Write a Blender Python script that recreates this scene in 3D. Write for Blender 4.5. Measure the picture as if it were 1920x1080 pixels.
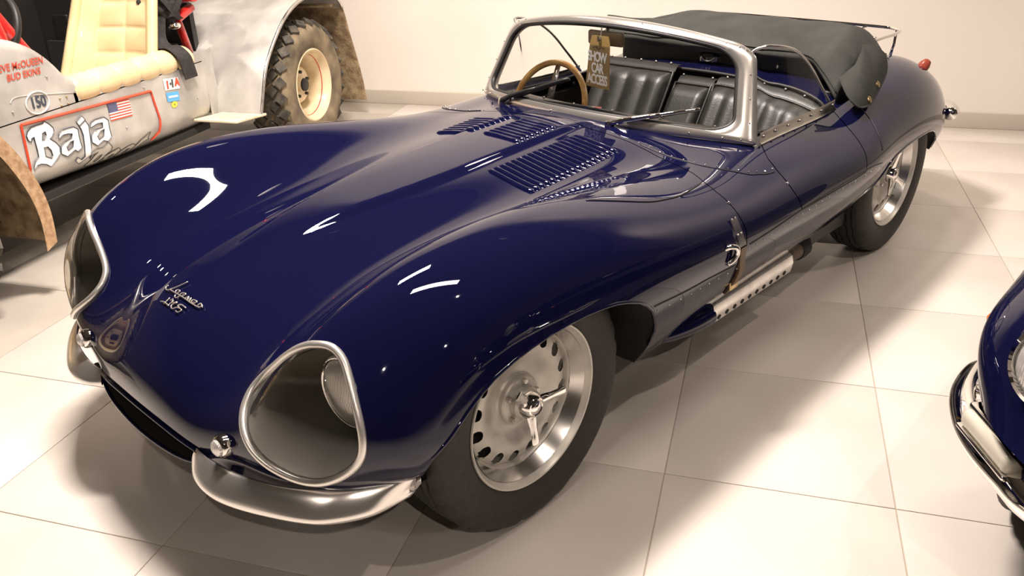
import bpy, bmesh, math, random
import numpy as np
from mathutils import Vector, Matrix
random.seed(3); rng=np.random.default_rng(3)
sc=bpy.context.scene
for o in list(bpy.data.objects): bpy.data.objects.remove(o)
col=sc.collection
PI=math.pi
# ------------------------------------------------------------ camera, world, lights, exposure
cam=bpy.data.cameras.new('camera'); camo=bpy.data.objects.new('camera',cam); col.objects.link(camo)
cam.sensor_width=36; cam.lens=1582.58/1920*36; cam.clip_start=.05; cam.clip_end=60
yw,pt,rl=-.2970808,.4521052,-.0323614
F=Vector((math.sin(yw)*math.cos(pt),math.cos(yw)*math.cos(pt),-math.sin(pt)))
Rr=Vector((math.cos(yw),-math.sin(yw),0)); U=Rr.cross(F)
R2=Rr*math.cos(rl)+U*math.sin(rl); U2=-Rr*math.sin(rl)+U*math.cos(rl)
camo.matrix_world=Matrix(((R2.x,U2.x,-F.x,.16234),(R2.y,U2.y,-F.y,-1.92707),(R2.z,U2.z,-F.z,1.50907),(0,0,0,1)))
sc.camera=camo
vs=sc.view_settings; vs.view_transform='Standard'; vs.look='None'; vs.gamma=1; vs.exposure=0.38
try: vs.use_curve_mapping=False
except Exception: pass
w=bpy.data.worlds.new('world'); sc.world=w; w.use_nodes=True
w.node_tree.nodes['Background'].inputs[0].default_value=(.9,.8,.72,1); w.node_tree.nodes['Background'].inputs[1].default_value=.25
CX,CY,TH=-.9355,.0809,-2.0491
def c2w(x,y,z=0):
    return Vector((CX+x*math.cos(TH)-y*math.sin(TH),CY+x*math.sin(TH)+y*math.cos(TH),z))
def spot(loc,aim,power,size,angle=70,color=(1,.86,.74),blend=.4):
    l=bpy.data.lights.new('spot_lamp','SPOT'); l.energy=power; l.shadow_soft_size=size; l.spot_size=math.radians(angle); l.spot_blend=blend; l.color=color
    o=bpy.data.objects.new('spot_lamp',l); col.objects.link(o); o.location=loc
    o.rotation_euler=(Vector(aim)-Vector(loc)).to_track_quat('-Z','Y').to_euler(); return o
def area(loc,aim,power,sx,sy,color=(1,.9,.8)):
    l=bpy.data.lights.new('area_lamp','AREA'); l.energy=power; l.shape='RECTANGLE'; l.size=sx; l.size_y=sy; l.color=color
    o=bpy.data.objects.new('area_lamp',l); col.objects.link(o); o.location=loc
    o.rotation_euler=(Vector(aim)-Vector(loc)).to_track_quat('-Z','Y').to_euler(); return o
def strip(loc,power,ln,wd,ang,color=(1,.89,.82)):
    l=bpy.data.lights.new('strip_lamp','AREA'); l.energy=power; l.shape='RECTANGLE'; l.size=ln; l.size_y=wd; l.color=color
    o=bpy.data.objects.new('strip_lamp',l); col.objects.link(o); o.location=loc; o.rotation_euler=(0,0,ang); return o
strip((-1.22,.62,4.0),270,.85,.30,.55)
strip((.38,-.30,4.0),34,1.4,.22,.38)
spot((2.7,.2,3.9),(2.15,-.1,0),620,.10,46,blend=.7)
spot((4.6,-3.2,3.9),(2.0,-1.0,0),60,.03,60)
spot((-1.2,-4.6,3.9),(-1.0,-2.2,0),60,.03,50)
spot((3.4,-1.6,3.9),(2.6,-.8,0),90,.03,50)
spot((-4.4,.6,3.9),(-3.1,1.3,.5),150,.08,60)
spot((-1.9,2.2,3.9),(-2.7,2.9,.4),80,.08,70)
spot((1.72,-3.91,3.9),(-.4,.3,.2),150,.03,60)
spot(c2w(-.5,2.6,3.9),c2w(-.8,.4,.2),90,.03,80)
spot((.3,2.6,3.9),(0,3.92,1.0),85,.2,130)
spot((3.6,2.6,3.9),(3.2,3.92,1.0),120,.2,130)
spot((-2.6,2.6,3.9),(-2.6,3.92,1.0),50,.2,130)
# ------------------------------------------------------------ helpers
def mat(name,base,rough=.5,metal=0,coat=0,**k):
    m=bpy.data.materials.new(name); m.use_nodes=True; b=m.node_tree.nodes['Principled BSDF']
    b.inputs['Base Color'].default_value=(*base,1); b.inputs['Roughness'].default_value=rough; b.inputs['Metallic'].default_value=metal
    b.inputs['Coat Weight'].default_value=coat; b.inputs['Coat Roughness'].default_value=k.get('cr',.02)
    if 'spec' in k: b.inputs['Specular IOR Level'].default_value=k['spec']
    if 'trans' in k: b.inputs['Transmission Weight'].default_value=k['trans']
    if 'ior' in k: b.inputs['IOR'].default_value=k['ior']
    if 'alpha' in k: b.inputs['Alpha'].default_value=k['alpha']
    if 'emit' in k: b.inputs['Emission Color'].default_value=(*k['emit'],1); b.inputs['Emission Strength'].default_value=k.get('es',1)
    return m
def noisy(m,scale,c1,c2,bump=0,detail=4,bs=None,lo=.35,hi=.65,dist=.002):
    nt=m.node_tree; b=nt.nodes['Principled BSDF']; tc=nt.nodes.new('ShaderNodeTexCoord')
    n=nt.nodes.new('ShaderNodeTexNoise'); n.inputs['Scale'].default_value=scale; n.inputs['Detail'].default_value=detail
    r=nt.nodes.new('ShaderNodeValToRGB'); r.color_ramp.elements[0].position=lo; r.color_ramp.elements[1].position=hi
    r.color_ramp.elements[0].color=(*c1,1); r.color_ramp.elements[1].color=(*c2,1)
    nt.links.new(tc.outputs['Object'],n.inputs['Vector']); nt.links.new(n.outputs['Fac'],r.inputs['Fac']); nt.links.new(r.outputs['Color'],b.inputs['Base Color'])
    if bump:
        n2=nt.nodes.new('ShaderNodeTexNoise'); n2.inputs['Scale'].default_value=bs or scale; n2.inputs['Detail'].default_value=5
        bp=nt.nodes.new('ShaderNodeBump'); bp.inputs['Strength'].default_value=bump; bp.inputs['Distance'].default_value=dist
        nt.links.new(tc.outputs['Object'],n2.inputs['Vector']); nt.links.new(n2.outputs['Fac'],bp.inputs['Height']); nt.links.new(bp.outputs['Normal'],b.inputs['Normal'])
    return m
M={}
M['navy']=mat('navy_paint',(.0038,.0043,.026),.45,0,1,spec=.12)
M['chrome']=mat('chrome',(.88,.86,.83),.045,1)
M['bumperchrome']=mat('bumper_chrome',(.86,.83,.79),.24,.92)
M['paleplate']=mat('pale_plated_trim',(.82,.79,.74),.3,.8)
M['steel']=noisy(mat('brushed_steel',(.6,.58,.55),.32,1),14,(.50,.48,.45),(.66,.64,.61))
M['glass']=mat('clear_glass',(.97,.98,.97),0,0,trans=1,ior=1.03); M['glass'].node_tree.nodes['Principled BSDF'].inputs['Coat Weight'].default_value=.6
M['perspex']=mat('smoked_perspex',(.80,.78,.74),0,0,trans=1,ior=1.02); M['perspex'].node_tree.nodes['Principled BSDF'].inputs['Coat Weight'].default_value=1
M['rubber']=noisy(mat('tyre_rubber',(.02,.018,.016),.62),60,(.016,.013,.011),(.026,.021,.017),.15)
M['black']=mat('black_trim',(.012,.011,.010),.5)
M['dark']=mat('underseal',(.012,.010,.009),.8)
M['leather']=noisy(mat('black_leather',(.02,.019,.017),.42),30,(.007,.0065,.0055),(.013,.012,.010),.25,bs=140)
M['canvas']=noisy(mat('charcoal_canvas',(.03,.03,.026),.85),9,(.026,.027,.023),(.040,.040,.034),.5,bs=160)
M['silver']=noisy(mat('silver_alloy',(.45,.43,.40),.38,.35),25,(.52,.50,.45),(.60,.57,.52))
M['alu']=noisy(mat('polished_aluminium',(.72,.71,.68),.22,1),18,(.62,.60,.57),(.78,.76,.73))
M['wood']=noisy(mat('varnished_wood',(.5,.3,.1),.25,0,.8),12,(.36,.17,.04),(.62,.38,.13))
M['bleather']=noisy(mat('brown_leather',(.1,.05,.02),.5),30,(.10,.055,.02),(.17,.10,.045),.3)
M['lens']=mat('ribbed_lens',(.80,.78,.74),.12,.55,0)
M['refl']=mat('lamp_reflector',(.85,.85,.83),.12,1)
M['red']=mat('red_paint',(.55,.02,.015),.3,0,.6)
M['redlens']=mat('red_lens',(.26,.05,.03),.2)
M['brass']=mat('tarnished_brass',(.55,.42,.22),.3,1)
M['pipe']=noisy(mat('burnt_exhaust',(.1,.07,.05),.6,.4),20,(.07,.05,.035),(.14,.10,.07))
M['bleather2']=mat('brown_mirror_shell',(.10,.065,.035),.35)
M['blacktop']=noisy(mat('crackle_black',(.035,.03,.027),.35),80,(.03,.027,.024),(.045,.04,.036),.3,bs=200)
M['gold']=noisy(mat('gold_card',(.3,.19,.06),.45),6,(.22,.14,.05),(.38,.25,.08))
M['white']=mat('white_print',(.85,.84,.80),.5); M['darkgrey']=mat('dark_grey_string',(.05,.045,.04),.6)
M['silverplate']=mat('silver_plate',(.72,.66,.58),.28,.75); M['amber']=mat('amber_lens',(.75,.16,.03),.2); M['creamlens']=mat('cream_lens',(.62,.58,.48),.12,0,.5)
M['framechrome']=mat('satin_chrome',(.74,.70,.65),.22,.85)
M['baremetal']=noisy(mat('brushed_bare_aluminium',(.6,.58,.55),.5,.4),5,(.40,.385,.36),(.60,.58,.54),.12,bs=60)
M['creamvinyl']=noisy(mat('cream_vinyl',(.8,.62,.35),.35,0,.2),8,(.74,.56,.30),(.82,.65,.38),.08,bs=120)
M['creampaint']=noisy(mat('cream_wheel_paint',(.75,.62,.42),.35,0,.3),12,(.62,.48,.28),(.76,.64,.44))
M['creammetal']=noisy(mat('cream_metal',(.7,.62,.45),.5),10,(.60,.53,.36),(.74,.67,.50))
M['mud']=noisy(mat('dried_mud',(.3,.22,.13),.9),16,(.17,.11,.06),(.40,.30,.17),.8,bs=60,dist=.006)
M['sand']=noisy(mat('sandy_primer',(.5,.33,.18),.9),40,(.33,.19,.10),(.52,.35,.20),.5,bs=120)
M['dustytyre']=noisy(mat('dusty_tyre',(.15,.12,.08),.9),7,(.085,.068,.045),(.27,.21,.13),.3,bs=50)
M['rubberblk']=noisy(mat('tread_rubber',(.03,.027,.025),.7),25,(.028,.026,.025),(.09,.075,.05))
M['belt']=noisy(mat('black_webbing',(.02,.018,.018),.8),50,(.016,.014,.014),(.035,.03,.03),.4,bs=200)
M['whitepaint']=mat('white_paint',(.86,.84,.80),.4); M['redpaint']=mat('red_signwriting',(.62,.07,.03),.4); M['slate']=mat('slate_paint',(.045,.055,.075),.4); M['slate2']=mat('grey_paint',(.10,.095,.085),.4); M['greypaint']=mat('pale_grey_paint',(.58,.56,.50),.5)
M['flagblue']=mat('flag_blue',(.05,.06,.16),.4); M['skyblue']=mat('sky_blue',(.10,.42,.80),.4); M['yellow']=mat('yellow_print',(.85,.65,.05),.4)
def finish(me,m,smooth):
    if m is not None: me.materials.append(m)
    if smooth: me.polygons.foreach_set('use_smooth',[True]*len(me.polygons))
def link(name,me,parent=None,loc=None):
    o=bpy.data.objects.new(name,me); col.objects.link(o)
    if parent is not None: o.parent=parent
    if loc is not None: o.location=loc
    return o
class MB:
    def __init__(s): s.v=[];s.f=[]
    def add(s,v,f):
        n=len(s.v); s.v+= [tuple(map(float,p)) for p in v]; s.f+=[tuple(int(i)+n for i in q) for q in f]; return s
    def grid(s,G,cu=False,cv=False):
        G=np.asarray(G,float); a,b=G.shape[:2]; f=[]
        for i in range(a if cu else a-1):
            for j in range(b if cv else b-1):
                i2,j2=(i+1)%a,(j+1)%b; f.append((i*b+j,i2*b+j,i2*b+j2,i*b+j2))
        return s.add(G.reshape(-1,3),f)
    def tube(s,path,r,n=8,closed=False,caps=True,sx=1,up=None):
        P=np.asarray(path,float); k=len(P); rr=np.full(k,float(r)) if np.isscalar(r) else np.asarray(r,float)
        T=np.gradient(P,axis=0)
        if closed: T=np.roll(P,-1,0)-np.roll(P,1,0)
        T/=np.linalg.norm(T,axis=1,keepdims=True)+1e-12
        a=np.array(up if up is not None else ([0,0,1] if abs(T[0,2])<.9 else [1,0,0]),float); rings=[]
        for i in range(k):
            b=np.cross(T[i],a)
            if np.linalg.norm(b)<1e-6: b=np.cross(T[i],[1,0,.3])
            b/=np.linalg.norm(b); c=np.cross(b,T[i])
            if up is None: a=c
            t=np.linspace(0,2*PI,n,endpoint=False)
            rings.append(P[i]+rr[i]*(np.outer(np.cos(t)*sx,b)+np.outer(np.sin(t),c)))
        n0=len(s.v); s.grid(rings,cu=closed,cv=True)
        if caps and not closed:
            s.f.append(tuple(n0+i for i in range(n))[::-1]); s.f.append(tuple(n0+(k-1)*n+i for i in range(n)))
        return s
    def lathe(s,prof,c=(0,0,0),axis='y',n=48,closed=False):
        # prof: (radius, offset along axis)
        t=np.linspace(0,2*PI,n,endpoint=False); G=[]
        for r,h in prof:
            if axis=='y': G.append(np.c_[c[0]+r*np.cos(t),np.full(n,c[1]+h),c[2]+r*np.sin(t)])
            elif axis=='z': G.append(np.c_[c[0]+r*np.cos(t),c[1]+r*np.sin(t),np.full(n,c[2]+h)])
            else: G.append(np.c_[np.full(n,c[0]+h),c[1]+r*np.cos(t),c[2]+r*np.sin(t)])
        return s.grid(G,cv=True,cu=closed)
    def box(s,c,d,R=None,bev=0):
        c=np.array(c,float);h=np.array(d,float)/2
        if bev<=0:
            v=np.array([[x,y,z] for x in(-1,1) for y in(-1,1) for z in(-1,1)],float)*h
            f=[(0,1,3,2),(4,6,7,5),(0,4,5,1),(2,3,7,6),(0,2,6,4),(1,5,7,3)]
        else:
            bm=bmesh.new(); bmesh.ops.create_cube(bm,size=1)
            for q in bm.verts: q.co=Vector((q.co.x*2*h[0],q.co.y*2*h[1],q.co.z*2*h[2]))
            bmesh.ops.bevel(bm,geom=bm.edges[:],offset=min(bev,min(h)*.95),segments=3,affect='EDGES',profile=.5)
            bm.verts.index_update(); v=np.array([q.co[:] for q in bm.verts]); f=[[q.index for q in p.verts] for p in bm.faces]; bm.free()
        if R is not None: v=v@np.array(R,float).T
        return s.add(v+c,f)
    def prism(s,pts,d):
        # extrude a 3-D polygon by vector d
        P=np.asarray(pts,float); n=len(P); s.add(np.r_[P,P+np.asarray(d,float)],[tuple(range(n))[::-1],tuple(range(n,2*n))]+[(i,(i+1)%n,n+(i+1)%n,n+i) for i in range(n)]); return s
    def sphere(s,c,r,n=12,m=8,sc_=(1,1,1)):
        G=[]
        for i in range(m+1):
            p=PI*i/m; t=np.linspace(0,2*PI,n,endpoint=False)
            G.append(np.c_[np.sin(p)*np.cos(t)*sc_[0],np.sin(p)*np.sin(t)*sc_[1],np.full(n,np.cos(p)*sc_[2])]*r+np.array(c,float))
        return s.grid(G,cv=True)
    def mesh(s,name,m,smooth=True):
        me=bpy.data.meshes.new(name); me.from_pydata(s.v,[],s.f); me.update()
        bm=bmesh.new(); bm.from_mesh(me); bmesh.ops.remove_doubles(bm,verts=bm.verts[:],dist=1e-6); bmesh.ops.recalc_face_normals(bm,faces=bm.faces[:])
        if smooth=='auto':
            for e in bm.edges:
                if len(e.link_faces)==2 and e.calc_face_angle(0)>.6: e.smooth=False
        bm.to_mesh(me); bm.free(); finish(me,m,bool(smooth)); return me
    def build(s,name,m,parent=None,smooth='auto',loc=None): return link(name,s.mesh(name,m,smooth),parent,loc)
def thing(name,label,cat,loc=(0,0,0),rz=0,group=None):
    o=bpy.data.objects.new(name,None); col.objects.link(o); o.empty_display_size=.1; o.location=loc; o.rotation_euler=(0,0,rz); tag(o,label,cat,group); return o
def tag(o,label=None,cat=None,group=None,kind=None):
    if label:o['label']=label
    if cat:o['category']=cat
    if group:o['group']=group
    if kind:o['kind']=kind
    return o
def part(name,parent,loc=(0,0,0),rz=0):
    o=bpy.data.objects.new(name,None); col.objects.link(o); o.empty_display_size=.05; o.parent=parent; o.location=loc; o.rotation_euler=(0,0,rz); return o
def dup(o,parent,loc=None,rot=None,scale=None):
    c=o.copy(); col.objects.link(c); c.parent=parent
    if loc is not None:c.location=loc
    if rot is not None:c.rotation_euler=rot
    if scale is not None:c.scale=scale
    for ch in list(o.children): dup(ch,c)
    return c
def cat(P,n=8,closed=False):
    P=np.asarray(P,float);k=len(P);out=[]
    for i in range(k if closed else k-1):
        if closed:p0,p1,p2,p3=P[i-1],P[i],P[(i+1)%k],P[(i+2)%k]
        else:p0,p1,p2,p3=P[max(i-1,0)],P[i],P[i+1],P[min(i+2,k-1)]
        for t in np.linspace(0,1,n,endpoint=False): out.append(.5*(2*p1+(p2-p0)*t+(2*p0-5*p1+4*p2-p3)*t*t+(3*p1-p0-3*p2+p3)*t**3))
    if not closed: out.append(P[-1])
    return np.array(out)
def textmesh(txt,size,depth=0,font=None,align='CENTER',shear=0,space=1,bold=0,bevel=0):
    cu=bpy.data.curves.new('lettering','FONT'); cu.body=txt; cu.size=size; cu.extrude=depth; cu.align_x=align; cu.align_y='CENTER'; cu.shear=shear; cu.space_character=space; cu.offset=bold; cu.bevel_depth=bevel; cu.resolution_u=3
    o=bpy.data.objects.new('lettering',cu); col.objects.link(o)
    dg=bpy.context.evaluated_depsgraph_get(); dg.update(); me=bpy.data.meshes.new_from_object(o.evaluated_get(dg)); bpy.data.objects.remove(o)
    bm=bmesh.new(); bm.from_mesh(me); bad=[v for v in bm.verts if abs(v.co.y)>size*1.2 or abs(v.co.x)>size*len(txt)]; bmesh.ops.delete(bm,geom=bad,context='VERTS'); bm.to_mesh(me); bm.free(); return me
# ------------------------------------------------------------ room
TS=.6; OX=0.0; OY=0.0
m=mat('floor_tile',(.55,.49,.42),.38); noisy(m,2.2,(.58,.525,.47),(.65,.595,.54),.05,6,bs=30); M['tile']=m
nt=m.node_tree; b=nt.nodes['Principled BSDF']; oi=nt.nodes.new('ShaderNodeObjectInfo'); mix=nt.nodes.new('ShaderNodeMix'); mix.data_type='RGBA'; mix.blend_type='MULTIPLY'; mix.inputs[0].default_value=1
mr=nt.nodes.new('ShaderNodeMapRange'); mr.inputs['To Min'].default_value=.94; mr.inputs['To Max'].default_value=1.03
src=b.inputs['Base Color'].links[0].from_socket; nt.links.new(oi.outputs['Random'],mr.inputs['Value']); nt.links.new(src,mix.inputs[6]); nt.links.new(mr.outputs[0],mix.inputs[7]); nt.links.new(mix.outputs[2],b.inputs['Base Color'])
M['grout']=mat('grout',(.40,.34,.27),.9)
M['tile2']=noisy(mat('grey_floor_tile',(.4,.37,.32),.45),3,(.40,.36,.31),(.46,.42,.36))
M['wall']=noisy(mat('cream_wall_paint',(.74,.68,.60),.85),1.2,(.74,.68,.61),(.78,.73,.66))
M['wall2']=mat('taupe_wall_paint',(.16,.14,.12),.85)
M['skirt']=mat('skirting_paint',(.50,.45,.38),.6)
M['ceil']=mat('dark_ceiling',(.085,.074,.066),.9)
WY=3.9215; X0,X1,Y0=-7.2,6.6,-8.4
floor=MB().box(((X0+X1)/2,(Y0+WY)/2,-.053),(X1-X0,WY-Y0,.1)).build('floor',M['grout'],smooth=False); tag(floor,'pale stone tiled showroom floor','floor',kind='structure'); 
tm=MB().box((0,0,-.004),(TS-.003,TS-.003,.008),bev=.0015).mesh('tile',M['tile'],'auto')
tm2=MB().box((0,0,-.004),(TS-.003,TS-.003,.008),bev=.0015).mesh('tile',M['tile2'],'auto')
tiles=[]
for i in range(-12,12):
    for j in range(-14,7):
        x=(i+.5)*TS; y=(j+.5)*TS
        if x<X0+.3 or x>X1-.3 or y>WY+.2 or y<Y0+.2: continue
        v=camo.matrix_world.inverted()@Vector((x,y,0)); vis=v.z<-.4 and abs(v.x/v.z)<.85 and abs(v.y/v.z)<.62
        tiles.append((not vis,v.length,x,y))
tiles.sort(); far=MB()
for k,(nv,d,x,y) in enumerate(tiles):
    yy=min(y+TS/2,WY); 
    if k<290 and not nv:
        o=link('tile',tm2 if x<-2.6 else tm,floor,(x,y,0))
        if y+TS/2>WY: o.scale.y=(WY-(y-TS/2))/TS; o.location.y=(WY+y-TS/2)/2
    else: far.box((x,y,-.004),(TS-.003,TS-.003,.008))
tag(far.build('tile_field',M['tile'],floor,smooth=False),kind='stuff')
def wall(name,c,d,mt,label=None): o=MB().box(c,d).build(name,mt,smooth=False); o['kind']='structure'; return o
wall('wall_back',((X0+X1)/2,WY+.06,1.9),(X1-X0,.12,4.6),M['wall'])
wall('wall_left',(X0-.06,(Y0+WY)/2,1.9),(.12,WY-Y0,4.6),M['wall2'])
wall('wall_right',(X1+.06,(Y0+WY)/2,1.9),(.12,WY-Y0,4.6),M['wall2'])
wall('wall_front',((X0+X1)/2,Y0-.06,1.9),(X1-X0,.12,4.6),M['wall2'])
wall('ceiling',((X0+X1)/2,(Y0+WY)/2,4.25),(X1-X0+.24,WY-Y0+.24,.1),M['ceil'])
sk=MB().box(((X0+X1)/2,WY-.008,.05),(X1-X0,.016,.10),bev=.003).build('baseboard_back',M['skirt']); sk['kind']='structure'
RINGS=[
[(.672,0,.365),(.668,.14,.36),(.648,.285,.34),(.60,.42,.305),(.565,.50,.305),(.515,.58,.315),(.455,.645,.325),(.415,.69,.335),(.39,.715,.345)],
[(.668,0,.43),(.663,.14,.42),(.65,.28,.395),(.628,.42,.375),(.60,.52,.365),(.562,.605,.365),(.497,.685,.375),(.43,.735,.38),(.385,.748,.38)],
[(.615,0,.515),(.61,.15,.50),(.60,.28,.475),(.61,.42,.47),(.60,.52,.50),(.565,.62,.50),(.50,.725,.475),(.425,.765,.43),(.375,.765,.40)],
[(.495,0,.595),(.49,.16,.58),(.48,.29,.555),(.50,.41,.575),(.51,.53,.645),(.49,.63,.635),(.44,.735,.555),(.385,.78,.47),(.35,.775,.42)],
[(.35,0,.648),(.35,.17,.632),(.34,.30,.61),(.34,.41,.645),(.34,.54,.735),(.33,.65,.725),(.32,.755,.61),(.31,.79,.48),(.30,.77,.33)],
]
for x,r in [
(.15,[(0,.695),(.175,.675),(.31,.65),(.42,.695),(.55,.780),(.66,.770),(.775,.65),(.79,.47),(.735,.29)]),
(-.05,[(0,.718),(.18,.70),(.32,.676),(.43,.715),(.55,.787),(.67,.772),(.785,.65),(.795,.46),(.72,.27)]),
(-.3,[(0,.738),(.19,.722),(.33,.698),(.44,.715),(.55,.765),(.67,.75),(.793,.635),(.795,.45),(.70,.255)]),
(-.6,[(0,.752),(.2,.738),(.33,.715),(.44,.71),(.55,.725),(.67,.707),(.797,.605),(.79,.43),(.68,.245)]),
(-.9,[(0,.762),(.2,.75),(.33,.735),(.44,.715),(.55,.703),(.67,.68),(.80,.585),(.785,.42),(.66,.24)]),
(-1.2,[(0,.765),(.2,.757),(.33,.745),(.44,.735),(.55,.72),(.67,.685),(.80,.58),(.785,.42),(.65,.24)]),
(-1.5,[(0,.77),(.2,.765),(.33,.755),(.44,.74),(.55,.722),(.67,.685),(.80,.58),(.785,.42),(.64,.24)]),
(-1.75,[(0,.78),(.2,.775),(.33,.765),(.44,.752),(.55,.73),(.67,.688),(.795,.585),(.78,.43),(.63,.25)]),
(-2.0,[(0,.795),(.2,.79),(.33,.78),(.44,.77),(.55,.755),(.66,.725),(.77,.61),(.765,.45),(.63,.27)]),
(-2.3,[(0,.775),(.2,.775),(.33,.775),(.44,.785),(.55,.785),(.66,.745),(.75,.62),(.755,.48),(.68,.30)]),
(-2.6,[(0,.725),(.2,.73),(.33,.74),(.44,.755),(.54,.755),(.64,.71),(.715,.60),(.73,.48),(.67,.32)]),
(-2.82,[(0,.65),(.2,.65),(.32,.66),(.42,.675),(.51,.672),(.60,.635),(.665,.55),(.685,.45),(.65,.34)]),
(-2.98,[(0,.56),(.18,.56),(.30,.56),(.39,.57),(.47,.565),(.54,.54),(.59,.49),(.60,.43),(.57,.36)]),
(-3.06,[(0,.45),(.15,.45),(.26,.45),(.34,.45),(.42,.45),(.48,.44),(.52,.42),(.53,.40),(.52,.38)]),
]: RINGS.append([(x,y,z) for y,z in r])
def ncs(t,P,q):
    # natural cubic spline through P (n,...) at knots t, evaluated at q
    t=np.asarray(t,float);P=np.asarray(P,float);n=len(t);h=np.diff(t)
    A=np.eye(n);B=np.zeros_like(P)
    for i in range(1,n-1):
        A[i,i-1]=h[i-1];A[i,i]=2*(h[i-1]+h[i]);A[i,i+1]=h[i]
        B[i]=6*((P[i+1]-P[i])/h[i]-(P[i]-P[i-1])/h[i-1])
    M=np.linalg.solve(A,B.reshape(n,-1)).reshape(P.shape)
    q=np.asarray(q,float);i=np.clip(np.searchsorted(t,q,side='right')-1,0,n-2)
    sh=(-1,)+(1,)*(P.ndim-1)
    a=((t[i+1]-q)/h[i]).reshape(sh);b=((q-t[i])/h[i]).reshape(sh);hh=h[i].reshape(sh)
    return a*P[i]+b*P[i+1]+((a**3-a)*M[i]+(b**3-b)*M[i+1])*hh**2/6
R=np.array(RINGS)  # (19,9,3)
TU=np.r_[0,np.cumsum(np.linalg.norm(np.diff(R,axis=0),axis=2).mean(1))]
def grid(nu,nv):
    # mirror across centre for smoothness in v
    Rm=R[:,:0:-1]*np.array([1,-1,1]); F=np.concatenate([Rm,R],1) # 17 columns
    d=np.linalg.norm(np.diff(F,axis=1),axis=2)[4:17].mean(0); TV=np.r_[0,np.cumsum(d)]
    S=ncs(TU,F,np.linspace(0,TU[-1],nu))
    S=np.moveaxis(ncs(TV,np.moveaxis(S,1,0),np.linspace(0,TV[-1],nv)),0,1)
    return S

def sm(a,b,x):
    t=np.clip((x-a)/(b-a),0,1); return t*t*(3-2*t)
def hump(S):
    S=S.copy();x=S[...,0];y=np.abs(S[...,1]);top=S[...,2]>.45
    w=.045+.07*sm(.40,-.35,x)
    A=.014*sm(.42,.0,x)*(1-sm(-.80,-.98,x))
    S[...,2]+=np.where(top,A*(1-sm(w,w+.035,y)),0)
    return S
# ------------------------------------------------------------ navy sports car: body surface
NU,NV=900,801
T=hump(grid(NU,NV)); NVM=(NV-1)/2
dU=np.gradient(T,axis=0); dV=np.gradient(T,axis=1); TN=np.cross(dV,dU); TN/=np.linalg.norm(TN,axis=2,keepdims=True)
if TN[200,400,2]<0: TN=-TN
def bil(A,u,v):
    u=np.clip(np.asarray(u,float),0,NU-1.001); v=np.clip(np.asarray(v,float),0,NV-1.001); i=u.astype(int); j=v.astype(int); a=(u-i)[...,None]; b=(v-j)[...,None]
    return A[i,j]*(1-a)*(1-b)+A[i+1,j]*a*(1-b)+A[i,j+1]*(1-a)*b+A[i+1,j+1]*a*b
def Sf(u,v): return bil(T,u,v)
def Nf(u,v):
    n=bil(TN,u,v); return n/np.linalg.norm(n,axis=-1,keepdims=True)
Tc=T[::3,::3].reshape(-1,3); NC=T[::3,::3].shape[1]
def uvof(P):
    out=[]
    for p in np.atleast_2d(P):
        k=int(np.argmin(((Tc-p)**2).sum(1))); u,v=3*(k//NC),3*(k%NC)
        a,b=max(u-5,0),min(u+6,NU); c,d=max(v-5,0),min(v+6,NV); W=((T[a:b,c:d]-p)**2).sum(2); i,j=np.unravel_index(int(np.argmin(W)),W.shape); u,v=float(a+i),float(c+j)
        for _ in range(4):
            s=Sf(u,v); e=.5; Ju=(Sf(min(u+e,NU-1.01),v)-Sf(max(u-e,0),v)); Jv=(Sf(u,min(v+e,NV-1.01))-Sf(u,max(v-e,0)))
            J=np.c_[Ju,Jv]; du=np.linalg.lstsq(J,p-s,rcond=None)[0]; u=min(max(u+np.clip(du[0],-2,2),0),NU-1.01); v=min(max(v+np.clip(du[1],-2,2),0),NV-1.01)
        out.append((u,v))
    return np.array(out)
def mirv(q): q=np.array(q,float).copy(); q[:,1]=(NV-1)-q[:,1]; return q
def inpoly(q,poly):
    x,y=q[...,0],q[...,1]; c=np.zeros(x.shape,bool); n=len(poly)
    for i in range(n):
        x1,y1=poly[i];x2,y2=poly[(i+1)%n]
        if y1==y2: continue
        c^=((y1>y)!=(y2>y))&(x<(x2-x1)*(y-y1)/(y2-y1)+x1)
    return c
def nearpoly(q,poly):
    A=poly;B=np.roll(poly,-1,0);d=B-A;L=(d**2).sum(1)+1e-12
    t=np.clip(((q[:,None]-A)*d).sum(2)/L,0,1); P=A+t[...,None]*d; k=((P-q[:,None])**2).sum(2).argmin(1); return P[np.arange(len(q)),k]
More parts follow.
